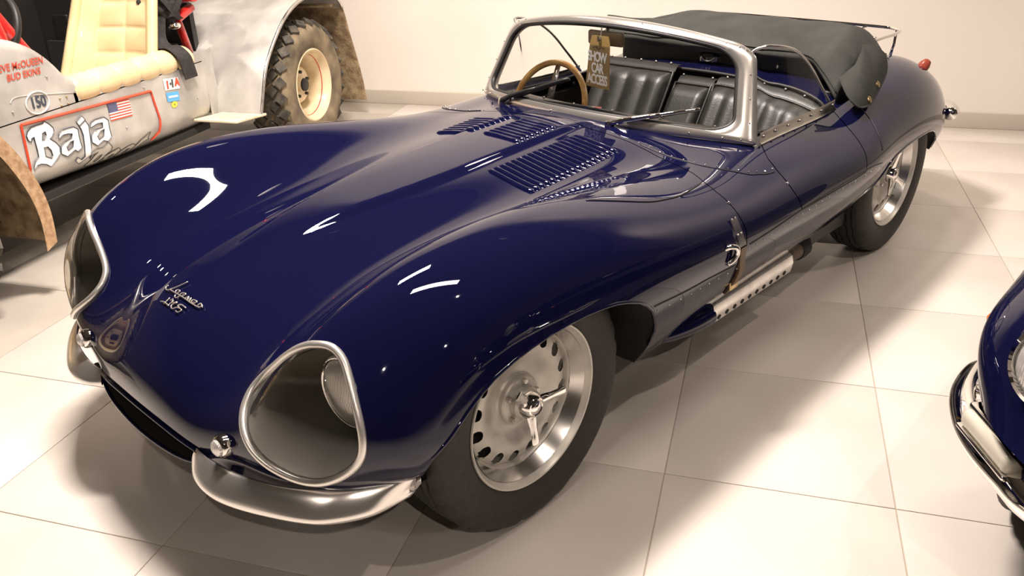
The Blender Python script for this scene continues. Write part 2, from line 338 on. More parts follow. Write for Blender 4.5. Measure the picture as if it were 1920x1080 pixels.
def panel(name,us,vs,ulo,uhi,holes,m,parent,off=0,nrm=True,thick=False):
    # us: samples 0..1 ; vs: v values ; ulo/uhi functions of v
    V=np.asarray(vs,float); lo=np.array([ulo(v) for v in V]); hi=np.array([uhi(v) for v in V])
    Ug=lo[None]+(hi-lo)[None]*np.asarray(us)[:,None]; Vg=np.broadcast_to(V,Ug.shape).copy()
    a,b=Ug.shape; Q=np.stack([Ug,Vg],-1).reshape(-1,2)
    idx=np.arange(a*b).reshape(a,b); F=np.stack([idx[:-1,:-1],idx[1:,:-1],idx[1:,1:],idx[:-1,1:]],-1).reshape(-1,4)
    for h in holes:
        ins=inpoly(Q,h); cnt=ins[F].sum(1); rem=cnt>=2; keep=~rem
        vr=np.zeros(len(Q),bool); vr[F[rem].ravel()]=True; vk=np.zeros(len(Q),bool); vk[F[keep].ravel()]=True
        bd=np.where(vr&vk)[0]
        if len(bd): Q[bd]=nearpoly(Q[bd],h)
        # vertices still inside after snapping
        ins=inpoly(Q,h)&vk; ins[bd]=False; st=np.where(ins)[0]
        if len(st): Q[st]=nearpoly(Q[st],h)
        F=F[keep]
    P=Sf(Q[:,0],Q[:,1]); N=Nf(Q[:,0],Q[:,1]); P=P+N*off
    used=np.unique(F); mp=-np.ones(len(Q),int); mp[used]=np.arange(len(used)); F=mp[F]; P=P[used];N=N[used]
    me=bpy.data.meshes.new(name); me.from_pydata(P.tolist(),[],F.tolist()); me.update()
    # face orientation vs normals
    me.materials.append(m); me.polygons.foreach_set('use_smooth',[True]*len(me.polygons))
    pn=np.array([p.normal[:] for p in me.polygons]); fn=N[F[:,0]]
    if ((pn*fn).sum(1)<0).mean()>.5: me.flip_normals()
    if nrm: me.normals_split_custom_set_from_vertices(N.tolist())
    return link(name,me,parent)
def surftube(pts_uv,r,name,m,parent,closed=False,n=6,off=0):
    P=Sf(pts_uv[:,0],pts_uv[:,1])+Nf(pts_uv[:,0],pts_uv[:,1])*off
    return MB().tube(P,r,n,closed=closed).build(name,m,parent,smooth=True)
car=thing('sports_car','low open dark blue racing sports car with faired headlamps, filling the middle of the picture','car',(CX,CY,0),TH)
Vc=NVM; VEND=NV-1
def useam(pts):
    q=uvof(pts); o=np.argsort(q[:,1]); vv,uu=q[o,1],q[o,0]
    return lambda v: float(np.interp(abs(v-Vc)+Vc,vv,uu))
s1=useam([(-.87,0,.77),(-.875,.12,.77),(-.884,.227,.747),(-.884,.343,.732),(-.878,.413,.719),(-.86,.506,.707),(-.835,.602,.698),(-.81,.657,.688),(-.80,.703,.674),(-.80,.746,.651),(-.803,.784,.615),(-.81,.797,.579),(-.815,.80,.534),(-.812,.796,.50),(-.80,.79,.45),(-.79,.74,.35),(-.78,.67,.25)])
s2=useam([(-1.26,.57,.714),(-1.236,.598,.71),(-1.194,.633,.699),(-1.15,.677,.681),(-1.125,.729,.654),(-1.122,.767,.625),(-1.125,.787,.602),(-1.147,.80,.554),(-1.16,.80,.52)])
s3=useam([(-1.78,.55,.73),(-1.75,.603,.714),(-1.723,.646,.696),(-1.696,.692,.675),(-1.678,.738,.647),(-1.666,.772,.619),(-1.661,.791,.596),(-1.654,.80,.57),(-1.637,.80,.52)])
q=uvof([(-.843,.8,.53),(-1.2,.805,.535),(-1.667,.80,.543)]); VD1=q[1,1]
VD0=uvof([(-1.5,.605,.71)])[0,1]
archf=uvof([(.41,.74,.20),(.395,.765,.36),(.383,.775,.43),(.36,.78,.452),(.34,.788,.466),(.291,.79,.503),(.253,.79,.527),(.209,.79,.549),(.15,.79,.566),(.094,.795,.577),(.035,.798,.584),(-.025,.799,.587),(-.09,.8,.586),(-.146,.8,.581),(-.2,.8,.573),(-.246,.8,.56),(-.29,.8,.543),(-.327,.8,.52),(-.355,.8,.495),(-.375,.795,.468),(-.395,.785,.435),(-.412,.78,.40),(-.43,.76,.33),(-.44,.70,.25)])
archf=np.r_[archf,[(archf[-1,0],VEND+30),(archf[0,0],VEND+30)]]
archr=uvof([(-1.86,.63,.26),(-1.86,.70,.33),(-1.862,.76,.42),(-1.88,.77,.46),(-1.92,.77,.492),(-1.99,.77,.508),(-2.12,.77,.516),(-2.27,.765,.515),(-2.41,.755,.505),(-2.50,.74,.49),(-2.57,.73,.465),(-2.64,.715,.43),(-2.69,.70,.40),(-2.73,.68,.35),(-2.745,.66,.31)])
archr=np.r_[archr,[(archr[-1,0],VEND+30),(archr[0,0],VEND+30)]]
LAMP=np.array([(0.487,0.570,0.672),(0.473,0.600,0.672),(0.470,0.635,0.655),(0.478,0.655,0.623),(0.489,0.68,0.585),(0.495,0.703,0.543),(0.503,0.713,0.505),(0.509,0.714,0.476),(0.523,0.702,0.449),(0.542,0.678,0.418),(0.568,0.635,0.394),(0.587,0.595,0.389),(0.602,0.553,0.398),(0.614,0.512,0.411),(0.621,0.481,0.428),(0.618,0.449,0.458),(0.606,0.423,0.477),(0.585,0.402,0.498),(0.554,0.39,0.524),(0.523,0.409,0.558),(0.509,0.455,0.599),(0.507,0.523,0.645)])
lq=uvof(LAMP)
for _ in range(1): lq=.25*np.roll(lq,1,0)+.5*lq+.25*np.roll(lq,-1,0)
lampq=cat(lq,5,True)
cock3=[(-1.06,0),(-1.07,.2),(-1.10,.38),(-1.15,.50),(-1.24,.565),(-1.4,.59),(-1.6,.60),(-1.71,.60),(-1.755,.54),(-1.775,.4),(-1.78,.2),(-1.78,0)]
cock3=np.array(cock3); cockh=cat(cock3,4); zz=[]
def topuv(x,y):
    # locate by plan position on upper surface
    d=(T[...,0]-x)**2+(T[...,1]-y)**2+np.where(T[...,2]<.5,9,0); i,j=np.unravel_index(int(np.argmin(d)),d.shape); return (i,j)
ck=np.array([topuv(x,y) for x,y in cockh],float)
cock=np.r_[ck,mirv(ck)[::-1][1:-1]]
for _ in range(3): cock=.25*np.roll(cock,1,0)+.5*cock+.25*np.roll(cock,-1,0)
gap=1.0
bonnet=panel('bonnet',np.linspace(0,1,250),np.linspace(0,NV-1,321),lambda v:0.,lambda v:s1(v)-gap*.5,[archf,mirv(archf),lampq,mirv(lampq)],M['navy'],car)
# door outline
dv=np.linspace(VD0,VD1,40); doorpoly=np.r_[[(s2(v),v) for v in dv],[(s3(v),v) for v in dv[::-1]]]
center=panel('main_body',np.linspace(0,1,300),np.linspace(0,NV-1,321),lambda v:s1(v)+gap*.5,lambda v:NU-1.,[cock,archr,mirv(archr),doorpoly,mirv(doorpoly)],M['navy'],car)
for s in (1,-1):
    f=(lambda v:v) if s>0 else (lambda v:NV-1-v)
    dvv=np.linspace(VD0+1,VD1-1,60)
    if s<0: dvv=(NV-1-dvv)[::-1]
    panel('door',np.linspace(0,1,70),dvv,lambda v:s2(v)+1.2,lambda v:s3(v)-1.2,[],M['navy'],car)
light_block=panel('body_light_block',np.linspace(0,1,140),np.linspace(0,NV-1,141),lambda v:6.,lambda v:NU-7.,[cock,archf,mirv(archf),archr,mirv(archr),lampq,mirv(lampq)],M['dark'],car,off=-.014)  # dark skin added inside the body to stop light passing the seam gaps
def dense(q,n=6): return cat(q,n)
for s,fn in ((1,lambda q:q),(-1,mirv)):
    surftube(fn(archf[1:-3]),.006,'arch_lip',M['navy'],car,off=-.002)
    surftube(fn(archr[1:-3]),.006,'arch_lip',M['navy'],car,off=-.002)
surftube(cock,.007,'cockpit_trim',M['black'],car,closed=True)
# seams inside panels
def seam(pts,name='seam',r=.0022,m=None,parent=center,sides=(1,-1)):
    q=cat(uvof(pts),6)
    for s in sides: surftube(q if s>0 else mirv(q),r,name,m or M['black'],parent,off=.0004)
def rivets(pts,parent,n=None,r=.0035,m=None,sides=(1,-1),step=None,name='rivets'):
    q=uvof(pts)
    if n: 
        t=np.linspace(0,len(q)-1,n); q=np.c_[np.interp(t,np.arange(len(q)),q[:,0]),np.interp(t,np.arange(len(q)),q[:,1])]
    for s in sides:
        p=q if s>0 else mirv(q); b=MB()
        for (u,v) in p: 
            c=Sf(u,v); b.sphere(c,r,6,4,(1,1,1))
        tag(b.build(name,m or M['chrome'],parent,smooth=True),kind='stuff')
SC=[(-0.902,0.353,0.731),(-0.904,0.392,0.724),(-0.904,0.436,0.716),(-0.905,0.479,0.71),(-0.909,0.52,0.706),(-0.914,0.556,0.702),(-0.926,0.588,0.698),(-0.946,0.618,0.693),(-0.966,0.643,0.687),(-0.99,0.667,0.681),(-1.015,0.688,0.673),(-1.047,0.699,0.669),(-1.079,0.71,0.664),(-1.118,0.714,0.662)]
rivets(SC,center); seam(np.array(SC)+[.006,.012,-.003])
SI1=[(-0.361,0.806,0.503),(-0.508,0.805,0.491),(-0.631,0.805,0.487),(-0.77,0.804,0.478)]
seam(SI1,parent=bonnet); rivets(np.array(SI1)-[.02,0,.022],bonnet,9,.0028,M['steel'])
SI2=[(-0.835,0.81,0.525),(-0.999,0.811,0.53),(-1.147,0.81,0.538),(-1.322,0.81,0.542),(-1.523,0.81,0.544),(-1.691,0.808,0.543),(-1.80,.80,.53)]
seam(SI2); rivets(np.array(SI2)-[0,0,.016],center,24,.0028,M['steel'])
seam([(-0.31,0.618,0.764),(-0.401,0.648,0.743),(-0.504,0.676,0.719),(-0.582,0.682,0.707),(-0.651,0.681,0.697),(-0.725,0.669,0.692),(-0.80,0.655,0.689)],parent=bonnet,r=.0025,sides=(1,))
seam([(-1.90,.52,.745),(-1.885,.60,.728),(-1.867,0.646,0.712),(-1.855,0.685,0.692),(-1.84,0.725,0.666),(-1.826,0.75,0.644),(-1.812,0.775,0.618),(-1.80,.78,.57)])
rivets([(-1.868,.66,.705)],center,r=.007); rivets([(-1.757,.615,.705)],center,r=.006)
rivets([(-0.80,0.75,0.651),(-1.122,.767,.625)],center,r=.005)
# ------------------------------------------------------------ nose mouth, underside, wheel wells
M['navy'].node_tree.nodes['Principled BSDF'].inputs['Roughness'].default_value=.45
M['navy'].node_tree.nodes['Principled BSDF'].inputs['Specular IOR Level'].default_value=0
lip0=T[0]  # leading edge of the body, right to left
yy=lip0[:,1]; top=lip0.copy()
low=lip0.copy(); k=np.clip(1-(np.abs(yy)/.285)**2,0,1)
low[:,0]+=.006*k; low[:,2]-=.072*np.sqrt(k)
msk=np.abs(yy)<=.29
rows=[low]
for dx,dz,sy in ((-.004,-.012,.995),(-.02,-.028,.985),(-.06,-.045,.96),(-.14,-.06,.92),(-.26,-.07,.86)):
    r=low.copy(); r[:,0]+=dx*(1 if dx>-.1 else 1); r[:,2]=np.maximum(r[:,2]+dz,.165); r[:,1]*=sy; rows.append(r)
chin=MB().grid([r[::4] for r in rows]); chin.build('chin_panel',M['navy'],car,smooth=True)
ts=top[msk][::3]; ls=low[msk][::3]; loop=np.r_[ts,ls[::-1]]
duct=[]
for t_,s_ in ((0,1),(.03,.95),(.10,.93),(.35,.95)):
    c=loop.mean(0); r=c+(loop-c)*[1,s_,s_]; r=r-[t_,0,0]; duct.append(r)
MB().grid(duct,cv=True).build('air_intake',M['dark'],car,smooth=True)
gr=MB(); 
for y in np.linspace(-.24,.24,25): gr.box((.56,y,.30),(.01,.003,.075))
gr.box((.54,0,.30),(.01,.52,.09)); gr.build('radiator',M['dark'],car,smooth=False)
MB().tube(ts+[.002,0,.002],.0055,8).build('mouth_lip',M['navy'],car,smooth=True)
MB().tube(ls+[.002,0,0],.005,8).build('mouth_lip',M['navy'],car,smooth=True)
fl=MB()
ed=[]
for x in np.linspace(.42,-2.95,40):
    i=np.argmin(np.abs(T[:,-1,0]-x)); ed.append((x,min(T[i,-1,1],.72)*.96,T[i,-1,2]+.004))
ed=np.array(ed); G=[]
for f_ in np.linspace(-1,1,13): G.append(np.c_[ed[:,0],ed[:,1]*f_,ed[:,2]-.03*(1-f_*f_)])
G=np.array(G)
# underside split so that the wheel wells stay open
for a,b,wid in ((0.44,-3.0,.50),):
    H=G.copy(); H[:,:,1]*=.62/ .72; fl.grid(H)
fl.build('undertray_blocker',M['dark'],car,smooth=True)  # dark plate added under the car to block light
side=MB()
for s in (1,-1):
    for xa,xb in ((-.46,-1.84),):
        xs=np.linspace(xa,xb,20); r0=[];r1=[]
        for x in xs:
            i=np.argmin(np.abs(T[:,-1,0]-x)); p=T[i,-1]; r0.append((x,p[1]*s,p[2])); r1.append((x,.45*s,p[2]-.02))
        side.grid([r0,r1])
side.build('undertray_edge',M['dark'],car,smooth=True)
def well(q,name,yin,close=None):
    for s in (1,-1):
        P=Sf(q[:-2,0],q[:-2,1]); P=cat(P,3); R_=[]
        for t_ in (0,.3,.7,1):
            r=P.copy(); r[:,1]=(P[:,1]*(1-t_)+yin*t_); cx=P[:,0].mean(); r[:,2]+=.05*t_*(P[:,2]>.3); r[:,1]*=s; R_.append(r)
        b=MB().grid(R_); pts=R_[-1]; z0=.22
        n=len(pts); lowr=pts.copy(); lowr[:,2]=np.minimum(z0,pts[:,2]); b.grid([pts,lowr])
        b.build(name,M['dark'],car,smooth=True)
well(archf,'wheel_well',.47); well(archr,'wheel_well',.44)
# ------------------------------------------------------------ louvres
def louvre(x,y0,y1,parent,h=.0085,w=.021):
    n=13; G=[]
    prof=[(-.5,0),(-.38,.55),(-.15,.98),(.15,1),(.38,.55),(.46,.1),(.5,-.15)]
    for a,hh in prof:
        row=[]
        for t_ in np.linspace(0,1,n):
            e=min(1,min(t_,1-t_)*(y1-y0)/.014); e=math.sqrt(max(0,1-(1-e)**2))
            row.append((x+a*w*(.25+.75*e) , y0+(y1-y0)*t_, hh*h*e))
        G.append(row)
    G=np.array(G)
    yy_=G[...,1].ravel(); xx_=G[...,0].ravel(); z=topz(xx_,yy_).reshape(G.shape[:2]); G[...,2]+=z-.0004
    return MB().grid(G).build('louvre',M['navy'],parent,smooth=True)
_tz=T[:500,:,:]
def topz(x,y):
    out=np.empty(len(x))
    P=_tz[::2,::2].reshape(-1,3)
    P=P[(P[:,2]>.6)&(P[:,0]<-.2)&(P[:,0]>-1.05)&(abs(P[:,1])<.5)]
    for i,(a,b) in enumerate(zip(x,y)):
        d=(P[:,0]-a)**2+(P[:,1]-b)**2; k=np.argpartition(d,4)[:4]; w_=1/(d[k]+1e-9); out[i]=(P[k,2]*w_).sum()/w_.sum()
    return out
for i in range(17): louvre(-.400-i*.0245,.17,.36+.02*0,bonnet)
for i in range(8): louvre(-.595-i*.0245,-.045,.125,bonnet)
for i in range(8): louvre(-.600-i*.0245,-.285,-.085,bonnet)
# ------------------------------------------------------------ faired headlamps
def lampset(s):
    q=lampq if s>0 else mirv(lampq); L=part('headlamp',car)
    P=Sf(q[:,0],q[:,1]); N=Nf(q[:,0],q[:,1]); cuv=q.mean(0); rings=[]
    for t_ in np.linspace(1,0.02,12):
        qq=cuv+(q-cuv)*t_; rings.append(Sf(qq[:,0],qq[:,1])+Nf(qq[:,0],qq[:,1])*(.012*(1-t_**2)+.002))
    b=MB().grid(rings,cv=True); n=len(q); b.f.append(tuple(range(len(b.v)-n,len(b.v))))
    b.build('lamp_cover',M['perspex'],L,smooth=True)
    MB().tube(P+N*.004,.0088,8,closed=True).build('trim_ring',M['paleplate'],L,smooth=True)
    # recess
    c=np.array([.42,.585*s,.50]); rec=[P-N*.004]
    for t_ in (.25,.6,1): 
        r=(P-N*.004)*(1-t_*.55)+c*t_*.55-[.06*t_,0,0]; rec.append(r)
    b=MB().grid(rec,cv=True); b.f.append(tuple(range(len(b.v)-n,len(b.v))))
    b.build('lamp_recess',M['lamprecess'],L,smooth=True)
    # headlamp unit facing forward
    a=np.array([.448,.605*s,.552]); rr=.080
    D=Vector((1,.10*s,.02)).normalized(); Rm=D.to_track_quat('Y','Z').to_matrix()
    def unit(prof,name,m,n=40,closed=False):
        bb=MB().lathe(prof,(0,0,0),'y',n,closed); bb.v=[tuple(Rm@Vector(v)+Vector(a)) for v in bb.v]; bb.build(name,m,L,smooth=True)
    unit([(rr,-.05),(rr+.006,0),(rr+.006,.008),(rr-.002,.012),(rr-.006,.006)],'lamp_rim',M['chrome'])
    unit([(.001,-.055),(.04,-.045),(.07,-.02),(rr-.004,.002)],'reflector',M['refl'])
    unit([(rr-.004,.006),(.07,.014),(.05,.021),(.025,.026),(.001,.028)],'lens',M['lens'])
    return L
M['lamprecess']=mat('lamp_recess',(.10,.088,.065),.4)
# ribs on the lens
_m=M['lens']; _nt=_m.node_tree; _b=_nt.nodes['Principled BSDF']; _tc=_nt.nodes.new('ShaderNodeTexCoord'); _wv=_nt.nodes.new('ShaderNodeTexWave'); _wv.bands_direction='Y'; _wv.inputs['Scale'].default_value=70; _bp=_nt.nodes.new('ShaderNodeBump'); _bp.inputs['Strength'].default_value=.35; _bp.inputs['Distance'].default_value=.003
_nt.links.new(_tc.outputs['Object'],_wv.inputs['Vector']); _nt.links.new(_wv.outputs['Fac'],_bp.inputs['Height']); _nt.links.new(_bp.outputs['Normal'],_b.inputs['Normal'])
for s in (1,-1): lampset(s)
# parking lamps
def normal_at(p): q=uvof([p]); return Sf(q[:,0],q[:,1])[0],Nf(q[:,0],q[:,1])[0]
def oriented(prof,p,d,name,m,parent,n=32,up=(0,0,1)):
    Rm=Vector(d).normalized().to_track_quat('Y','Z').to_matrix(); b=MB().lathe(prof,(0,0,0),'y',n); b.v=[tuple(Rm@Vector(v)+Vector(p)) for v in b.v]; return b.build(name,m,parent,smooth='auto')
for s in (1,-1):
    p,n=normal_at((.637,.368*s,.405)); L=oriented([(.001,-.01),(.027,-.01),(.027,.008),(.024,.014),(.021,.016),(.0195,.012)],p,n*.6+np.array([.6,0,0]),'parking_lamp',M['chrome'],car)
    oriented([(.0205,.012),(.018,.022),(.010,.027),(.001,.029)],p,n*.6+np.array([.6,0,0]),'lens',M['lens'],L)
# bumpers
def bumper(s):
    # curved blade wrapping the nose corner: broad upward face, rolled outer edge, returned underside
    E_=cat([(.668,.250,.330),(.690,.300,.326),(.698,.360,.324),(.690,.425,.324),(.660,.510,.325),(.617,.600,.326),(.575,.655,.327),(.505,.702,.330),(.440,.715,.336),(.385,.722,.346)],8)
    I_=cat([(.655,.262,.350),(.658,.320,.352),(.650,.400,.356),(.634,.470,.360),(.603,.548,.362),(.562,.610,.364),(.503,.664,.364),(.445,.698,.362),(.405,.720,.360),(.383,.730,.356)],8)
    E_[:,2]-=.003; I_[:,2]+=.006; up=np.array([0,0,1.]); wd=np.linalg.norm(E_-I_,axis=1)[:,None]
    G=[]
    for t in np.linspace(0,1,11): G.append(I_*(1-t)+E_*t+up*(.50*wd*t*(1-t))+(E_-I_)*(.04*t*(1-t)))
    d=(E_-I_)/wd; k=np.clip(wd/.05,0.1,1)
    G.append(E_+d*.004*k-up*.005*k); G.append(E_+d*.001*k-up*.014*k); G.append(E_-d*.010*k-up*.026*k); G.append(E_-d*.026*k-up*.036*k); G.append(I_+d*.006*k-up*.050*k)
    G=np.array(G)*[1,s,1]
    B=MB().grid(G,cu=True).build('bumper',M['bumperchrome'],car,smooth=True)
    MB().tube(np.array([(.58,.36,.30),(.64,.36,.315)])*[1,s,1],.014,10).build('bumper_bracket',M['dark'],B,smooth=True)
    if s>0: MB().box((.662,.268,.338),(.004,.014,.024),bev=.001).build('bumper_end_plate',M['brass'],B)
for s in (1,-1): bumper(s)
# ------------------------------------------------------------ wheels (hub axis along +y)
def make_wheel():
    W=part('wheel',car)
    ny=128; th=np.linspace(0,2*PI,ny,endpoint=False)
    prof=[(.212,.066),(.222,.073),(.236,.0805),(.262,.087),(.290,.0875),(.312,.083),(.326,.0755),(.333,.066),(.336,.058),(.336,.044),(.330,.0425),(.330,.0385),(.3375,.037),(.338,.020),(.331,.0185),(.331,.0145),(.3385,.013),(.3385,-.013)]
    prof=prof+[(r,-y) for r,y in prof[::-1][1:]]
    G=[]
    for r,y in prof:
        rr=np.full(ny,r)
        if .326<=r and abs(y)>.045: rr=rr-np.where(np.arange(ny)%4==0,.006,0)
        zz_=np.where((np.arange(ny)//2)%2==0,.0022,-.0022) if (r>.329 and abs(y)<.045) else 0
        G.append(np.c_[rr*np.cos(th),np.full(ny,y)+zz_,np.maximum(rr*np.sin(th),-.3345)])
    MB().grid(G,cv=True).build('tyre',M['rubber'],W,smooth='auto')
    MB().lathe([(.212,.066),(.219,.071),(.222,.0745),(.2205,.078),(.216,.077),(.212,.070),(.205,.062),(.196,.050),(.190,.034),(.183,.028),(.178,.020),(.178,-.07),(.21,-.075)],n=96).build('rim',M['silver'],W,smooth='auto')
    MB().lathe([(.184,.0285),(.1838,.031),(.196,.052),(.2035,.0635)],n=96).build('rim_band',M['alu'],W,smooth='auto')
    # disc with 16 holes
    nh=16; disc=MB(); R0,R1=.1775,.140
    nseg=nh*12; t=np.linspace(0,2*PI,nseg,endpoint=False)
    dz=lambda r: float(np.interp(r,[0,.03,.045,.06,.068,.085,.105,.125,.145,.165,.1775],[.020,.020,.020,.018,.006,.004,.014,.026,.029,.022,.014]))
    rs=[.1775,.171,.165,.159,.153,.147,.140,.130,.118,.105,.092,.08,.07,.062,.05,.03,.001]
    Gd=np.array([np.c_[r*np.cos(t),np.full(nseg,dz(r)),r*np.sin(t)] for r in rs]); a,bn=Gd.shape[:2]
    V=Gd.reshape(-1,3).copy(); F=[]
    hc=[(.1575*math.cos((k+.5)*2*PI/nh),.1575*math.sin((k+.5)*2*PI/nh)) for k in range(nh)]
    inh=np.zeros(len(V),bool); hid=-np.ones(len(V),int)
    for k,(cx_,cz_) in enumerate(hc):
        big=.0125 if k%1==0 else .01
        d=np.hypot(V[:,0]-cx_,V[:,2]-cz_); m_=d<.0138; inh|=m_
    idx=np.arange(a*bn).reshape(a,bn)
    for i in range(a-1):
        for j in range(bn):
            q=(idx[i,j],idx[i+1,j],idx[i+1,(j+1)%bn],idx[i,(j+1)%bn])
            if sum(inh[list(q)])>=1: continue
            F.append(q)
    usedf=set(x for q in F for x in q)
    for k,(cx_,cz_) in enumerate(hc):
        d=np.hypot(V[:,0]-cx_,V[:,2]-cz_)
        for n_ in np.where((d>=.0138)&(d<.0205))[0]:
            # snap hole-edge vertices to a circle
            if any(inh[x] for x in neigh(n_,bn,a)):
                s_=.0168/d[n_]; V[n_,0]=cx_+(V[n_,0]-cx_)*s_; V[n_,2]=cz_+(V[n_,2]-cz_)*s_
    disc.add(V,F).build('wheel_disc',M['silver'],W,smooth='auto')
    MB().lathe([(.178,-.03),(.001,-.03)],n=48).build('brake_drum',M['dark'],W,smooth=False)
    hub=MB().lathe([(.066,.006),(.066,.022),(.062,.026),(.045,.028),(.043,.045),(.036,.052),(.036,.060)],n=40)
    hub.build('hub_flange',M['silver'],W,smooth='auto')
    for k in range(5):
        A=2*PI*k/5+.5; MB().lathe([(.0075,.020),(.0075,.034),(.0055,.037),(.001,.037)],(.054*math.cos(A),0,.054*math.sin(A)),n=12).build('bolt',M['steel'],W)
    sp=MB().lathe([(.038,.044),(.038,.056),(.034,.062),(.032,.070),(.026,.078),(.0225,.079),(.021,.076),(.017,.080),(.009,.083),(.001,.084)],n=8*5)
    for k,deg in enumerate((177,275,46)):
        A=math.radians(deg); e=np.array([math.cos(A),0,math.sin(A)]); t_=np.array([-math.sin(A),0,math.cos(A)]); yv=np.array([0,1,0])
        secs=[]
        for r,wd,y0,th_ in ((.022,.016,.060,.022),(.04,.0155,.066,.017),(.06,.0125,.072,.012),(.08,.013,.078,.009),(.096,.0145,.083,.007),(.101,.012,.085,.004)):
            secs.append([e*r+t_*wd*math.cos(p)+yv*(y0+th_*.5*math.sin(p)) for p in np.linspace(0,2*PI,10,endpoint=False)])
        sp.grid(secs,cv=True)
    sp.build('knock_off_spinner',M['chrome'],W,smooth='auto')
    MB().tube([(-.125,.045,.150),(-.135,.05,.158),(-.142,.062,.160)],.004,8).build('valve',M['dark'],W)
    return W
def neigh(n,bn,a):
    i,j=divmod(n,bn); out=[]
    for di in (-1,0,1):
        for dj in (-1,0,1):
            if 0<=i+di<a: out.append((i+di)*bn+(j+dj)%bn)
    return out
W0=make_wheel(); W0.location=(0,.640,.335)
W1=dup(W0,car,(-2.29,.615,.335)); W1.rotation_euler=(0,math.radians(-40),0)
W2=dup(W0,car,(0,-.64,.335),(0,0,PI)); W3=dup(W0,car,(-2.29,-.615,.335),(0,0,PI))
for W_ in (W1,):
    for c_ in W_.children:
        if c_.name.startswith('tyre'): c_.rotation_euler=(0,math.radians(40),0)
[MB().tube([(x_,-.6,.335),(x_,.6,.335)],.03,8).build('axle',M['dark'],car,smooth=True) for x_ in (0,-2.29)]
MB().tube([(-2.0,.52,.22),(-1.75,.56,.20)],.022,8).build('trailing_arm',M['dark'],car,smooth=True)
# ------------------------------------------------------------ windscreen
def Wf(a,b,off=0):
    a=np.asarray(a,float);b=np.asarray(b,float)
    def g(a,b):
        y0=.625*a;y1=.54*a
        return np.stack([(1-b)*(-.955-.56*y0**2)+b*(-1.185-.30*y1**2),(1-b)*y0+b*y1,(1-b)*(.752-.10*y0**2)+b*(1.062-.24*y1**2)],-1)
    p=g(a,b); da=g(a+.01,b)-p; db=g(a,b+.01)-p; n=np.cross(da,db); n/=np.linalg.norm(n,axis=-1,keepdims=True); return p+n*off
def rrect(a0,a1,b0,b1,rt,rb,n=10):
    # corner radii in (a,b): rt/rb tuples
    P=[]
    for (ca,cb,ra,rbb,st) in ((a1-rt[0],b1-rt[1],rt[0],rt[1],0),(a0+rt[0],b1-rt[1],rt[0],rt[1],1),(a0+rb[0],b0+rb[1],rb[0],rb[1],2),(a1-rb[0],b0+rb[1],rb[0],rb[1],3)):
        for t in np.linspace(0,PI/2,n): P.append((ca+ra*math.cos(t+st*PI/2),cb+rbb*math.sin(t+st*PI/2)))
        # edge subdivision
    P=np.array(P); out=[]
    for i in range(len(P)):
        p,q=P[i],P[(i+1)%len(P)]; d=np.linalg.norm((q-p)*[.6,.33]); k=max(1,int(d/.03))
        for t in np.linspace(0,1,k,endpoint=False): out.append(p+(q-p)*t)
    return np.array(out)
inn=rrect(-.90,.90,.075,.90,(.14,.20),(.14,.17))
def out_of(q):
    # matching outer point by radial mapping in squircle sense
    a,b=q; an=a/.90; bn=(b-.4875)/.4125
    A=an*1.0; B=.49+bn*.515
    if b<.25: A=np.sign(a)*min(1,abs(a)/.90+.0*abs(a)); B=min(B,(b-.075)/.17*.25-.02) if b<.245 else B; A=np.sign(a)*max(abs(A),abs(a)/.90)
    return (A,B)
outr=rrect(-1.0,1.0,-.02,1.0,(.13,.13),(.03,.03))
# resample both loops by angle so that they pair up
def byangle(L,ang):
    c=np.array([0,.49]); d=(L-c)*[1,1.9]; th=np.unwrap(np.arctan2(d[:,1],d[:,0])); 
    o=np.argsort(np.mod(th,2*PI)); t=np.mod(th,2*PI)[o]; Ls=L[o]
    t=np.r_[t-2*PI,t,t+2*PI]; Ls=np.r_[Ls,Ls,Ls]
    return np.c_[np.interp(ang,t,Ls[:,0]),np.interp(ang,t,Ls[:,1])]
ang=np.linspace(0,2*PI,240,endpoint=False); I=byangle(inn,ang); O=byangle(outr,ang)
ws=part('windscreen',car)
G=[]
for t,off in ((0,-.004),(0,.010),(.12,.0145),(.35,.015),(.7,.011),(.93,.005),(1,0),(1,-.012),(.5,-.016),(0,-.012)):
    q=I+(O-I)*t; G.append(Wf(q[:,0],q[:,1],off))
MB().grid(G,cu=True,cv=True).build('screen_frame',M['framechrome'],ws,smooth='auto')
MB().tube(Wf(I[:,0],I[:,1],.004),.0085,8,closed=True).build('screen_seal',M['black'],ws,smooth=True)
R=[]
for t in np.linspace(1,.02,8): q=np.array([0,.49])+(I-[0,.49])*t; R.append(Wf(q[:,0],q[:,1],0))
b=MB().grid(R,cv=True); n=len(I); b.f.append(tuple(range(len(b.v)-n,len(b.v)))); b.build('screen_glass',M['glass'],ws,smooth=True)
scr=MB()
for a in (-.97,-.9,-.8,-.5,-.1,.3,.7,.85,.93,.97):
    scr.sphere(Wf(a,.015,.014),.0035,6,4); scr.sphere(Wf(a*.97,.955,.012),.0032,6,4)
for b_ in (.2,.45,.7): 
    for s in (1,-1): scr.sphere(Wf(.965*s,b_,.012),.0035,6,4)
tag(scr.build('rivets',M['chrome'],ws,smooth=True),kind='stuff')
